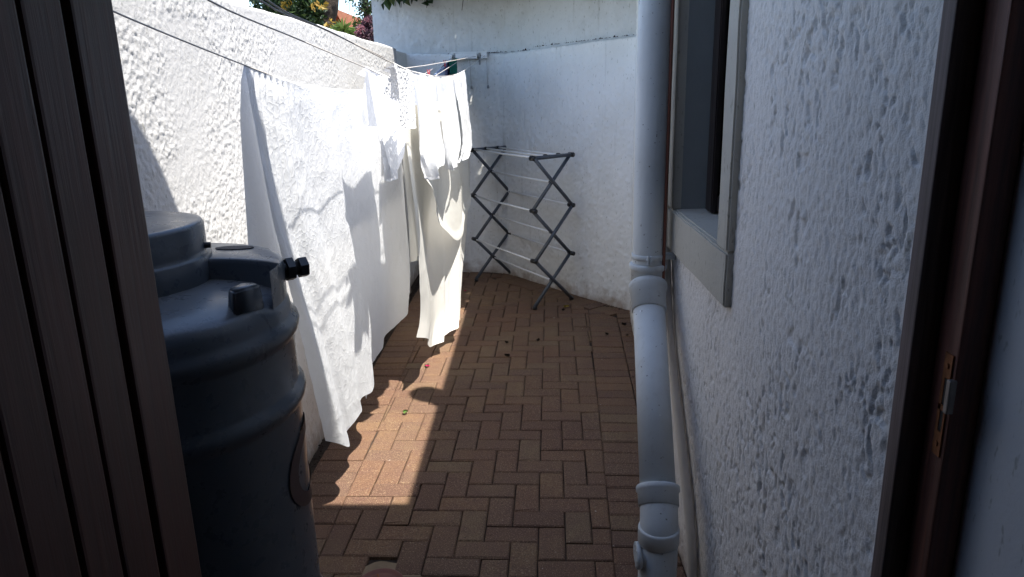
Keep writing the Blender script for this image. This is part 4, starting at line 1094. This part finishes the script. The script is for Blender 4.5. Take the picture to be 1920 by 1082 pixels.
leaf_cloud('crown', np.concatenate([ball(at_y(u, v, d4), rr, n, 500 + k) for k, (u, v, rr, n) in enumerate(((692, 8, .16, 150), (686, 22, .12, 100), (696, 30, .12, 110), (680, 5, .12, 60), (668, 3, .10, 30), (655, 4, .08, 20), (692, -25, .3, 250), (660, -40, .3, 200), (672, 18, .10, 16), (690, 42, .1, 60)))]), .05, M['leaf_dark'], tt, 14)
leaf_cloud('low_leaves', np.concatenate([ball(at_y(u, v, d4), .10, 70, 540 + k) for k, (u, v) in enumerate(((672, 38), (670, 48), (678, 44)))]), .045, M['leaf'], tt, 15)
# tiled house far behind
d5 = 24.0
fh = empty('distant_house', (-6.0, d5, 0)); tag(fh, 'distant house with a terracotta tiled gable roof between the tree and the shrub', 'house')
xl, xr = at_y(626, 40, d5)[0], at_y(720, 40, d5)[0]
ze, zr = at_y(650, 62, d5)[2], at_y(632, 26, d5)[2]; zr2 = at_y(660, 31, d5)[2]
bm = bmesh.new(); box(bm, (xl - .1, d5, -.1), (xr, d5 + 5, ze)); bm_obj('wall', bm, M['housewall'], fh)
bm = bmesh.new()
nrow = 12
xa = at_y(622, 40, d5)[0]
yb = d5 - .35
for k in range(nrow):
    t0, t1 = k / nrow, (k + 1) / nrow
    z0k, z1k = ze - .08 + (zr2 - ze + .08) * t0, ze - .08 + (zr2 - ze + .08) * t1
    y0k, y1k = yb + 2.9 * t0, yb + 2.9 * t1
    vv = [bm.verts.new(p) for p in ((xa, y0k, z0k + .03), (xr, y0k, z0k + .03), (xr, y1k, z1k), (xa, y1k, z1k), (xa, y0k, z0k - .01), (xr, y0k, z0k - .01))]
    bm.faces.new(vv[:4]); bm.faces.new((vv[4], vv[5], vv[1], vv[0]))
box(bm, (xa, yb + 2.85, zr2 - .02), (xr, yb + 3.05, zr2 + .07))
bm_obj('roof', bm, M['tile'], fh)
bm = bmesh.new(); xg0, xg1 = at_y(617, 40, d5 - 1)[0], at_y(645, 40, d5 - 1)[0]; xm = (xg0 + xg1) / 2
for s, (xa_, xb_) in enumerate(((xg0 - .1, xm), (xg1 + .1, xm))):
    v_ = [bm.verts.new(p) for p in ((xa_, d5 - 1.2, ze - .05), (xb_, d5 - 1.2, zr + .05), (xb_, d5 + 3, zr + .05), (xa_, d5 + 3, ze - .05))]
    bm.faces.new(v_)
g_ = bmesh.ops.solidify(bm, geom=list(bm.faces), thickness=.08)
bm_obj('gable_roof', bm, M['tile'], fh)
bm = bmesh.new(); prism(bm, [(xg0, d5 - 1.0), (xg1, d5 - 1.0), (xg1, d5 + .1), (xg0, d5 + .1)], -.1, ze); bm_obj('gable_wall', bm, M['housewall'], fh)

# ================================================================== LITTER
def fallen(name, label, cat, u, v, size, m, seed, curl=.3):
    c = at_z(u, v, 0); r = random.Random(seed); bm = bmesh.new(); a = r.uniform(0, 6.28)
    rows = []
    for i in range(5):
        t = i / 4 - .5; w = size * .42 * math.cos(t * math.pi * .96) + .0005
        rows.append([Vector((t * size, s * w, .004 + curl * size * (s * s * .5 + t * t * r.uniform(.6, 1.4)) + r.uniform(0, .002))) for s in (-1, 0, 1)])
    vs_ = [[bm.verts.new(p) for p in row] for row in rows]
    for i in range(4):
        for j in range(2): bm.faces.new((vs_[i][j], vs_[i + 1][j], vs_[i + 1][j + 1], vs_[i][j + 1]))
    bmesh.ops.solidify(bm, geom=list(bm.faces), thickness=.0008)
    bm.transform(Matrix.Translation((c[0], c[1], 0)) @ Matrix.Rotation(a, 4, 'Z'))
    tag(bm_obj(name, bm, m, None, True), label, cat)
fallen('fallen_leaf', 'yellow fallen leaf on the bricks by the foot of the drying rack', 'leaf', 1062, 577, .055, M['yleaf'], 1)
fallen('fallen_petal', 'bright magenta petal lying in the sunlit strip of paving', 'petal', 801, 688, .034, M['petal'], 2)
fallen('fallen_petal', 'magenta petal half hidden behind the hem of the cream sheet', 'petal', 872, 547, .03, M['petal'], 3)
fallen('fallen_leaf', 'small green leaf lying on the sunlit bricks', 'leaf', 760, 776, .032, M['gleaf'], 4, .6)
for k, (u, v, s) in enumerate(((950, 645, .028), (1009, 641, .03), (951, 670, .034), (1170, 611, .035), (1056, 584, .03), (1138, 629, .028), (1176, 632, .025))):
    fallen('dry_leaf', 'small dark curled dry leaf on the shaded bricks', 'leaf', u, v, s, M['dleaf'], 20 + k, .7)
    bpy.context.scene.collection.objects[-1]['group'] = 'dry leaves on the shaded paving'
# crumbs, twigs and moss along the joints and walls, plus an imitated shadow line on the ledge
bm = bmesh.new(); rr_ = random.Random(9)
def crumb(x, y, s, tall=.5):
    z = -.006; q = [bm.verts.new((x + s * rr_.uniform(-1, 1), y + s * rr_.uniform(-1, 1), z)) for _ in range(3)] + [bm.verts.new((x, y, z + s * tall * rr_.uniform(.6, 2)))]
    for f_ in ((0, 1, 3), (1, 2, 3), (2, 0, 3)): bm.faces.new([q[i] for i in f_])
for _ in range(1500):                       # along the boundary wall
    crumb(-1.03 + abs(rr_.gauss(0, .03)), rr_.uniform(1.6, 6.3), rr_.uniform(.003, .009))
pb = [Vector(p) for p in bw_path]
for _ in range(1700):                       # along the back wall
    k = rr_.randrange(2, len(pb) - 1); p = pb[k].lerp(pb[k + 1], rr_.random()); o_ = abs(rr_.gauss(0, .02)) + .005
    crumb(p.x - o_ * .75, p.y - o_ * .65, rr_.uniform(.003, .010))
for _ in range(320):                        # dark row on the ledge, standing in for its shadow line
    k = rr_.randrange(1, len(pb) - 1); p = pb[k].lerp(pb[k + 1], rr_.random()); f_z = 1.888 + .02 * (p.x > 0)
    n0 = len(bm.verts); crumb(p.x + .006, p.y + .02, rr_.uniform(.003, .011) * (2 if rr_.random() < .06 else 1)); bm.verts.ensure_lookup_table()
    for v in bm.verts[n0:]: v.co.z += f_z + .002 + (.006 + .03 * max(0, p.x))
for (cx_, cy_, sp, n_) in ((.395, 3.35, .07, 160), (.22, 3.05, .05, 90), (.32, 3.55, .05, 60), (.05, 2.8, .06, 40), (.41, 2.9, .05, 70), (-.70, 2.22, .04, 60), (.15, 2.75, .08, 50), (-.2, 2.35, .08, 40)):
    for _ in range(n_): crumb(cx_ + rr_.gauss(0, sp * .5), cy_ + rr_.gauss(0, sp), rr_.uniform(.002, .007))
for _ in range(500): crumb(rr_.uniform(-.95, .5), rr_.uniform(2.0, 6.2), rr_.uniform(.001, .0035))
o = bm_obj('debris', bm, M['dleaf']); tag(o, 'dark crumbs of soil and moss in the brick joints and along the walls, with a dark row imitating the ledge shadow', 'debris', None, 'stuff')
bm = bmesh.new()
for _ in range(260):
    x, y = rr_.uniform(-.9, .5), rr_.uniform(2.0, 6.1); s = rr_.uniform(.0015, .0042)
    crumb(x, y, s, .4)
o = bm_obj('pale_grit', bm, simple('pale_grit', (.55, .52, .47), .9, .2)); tag(o, 'tiny pale grit and plaster chips scattered over the paving', 'grit', None, 'stuff')
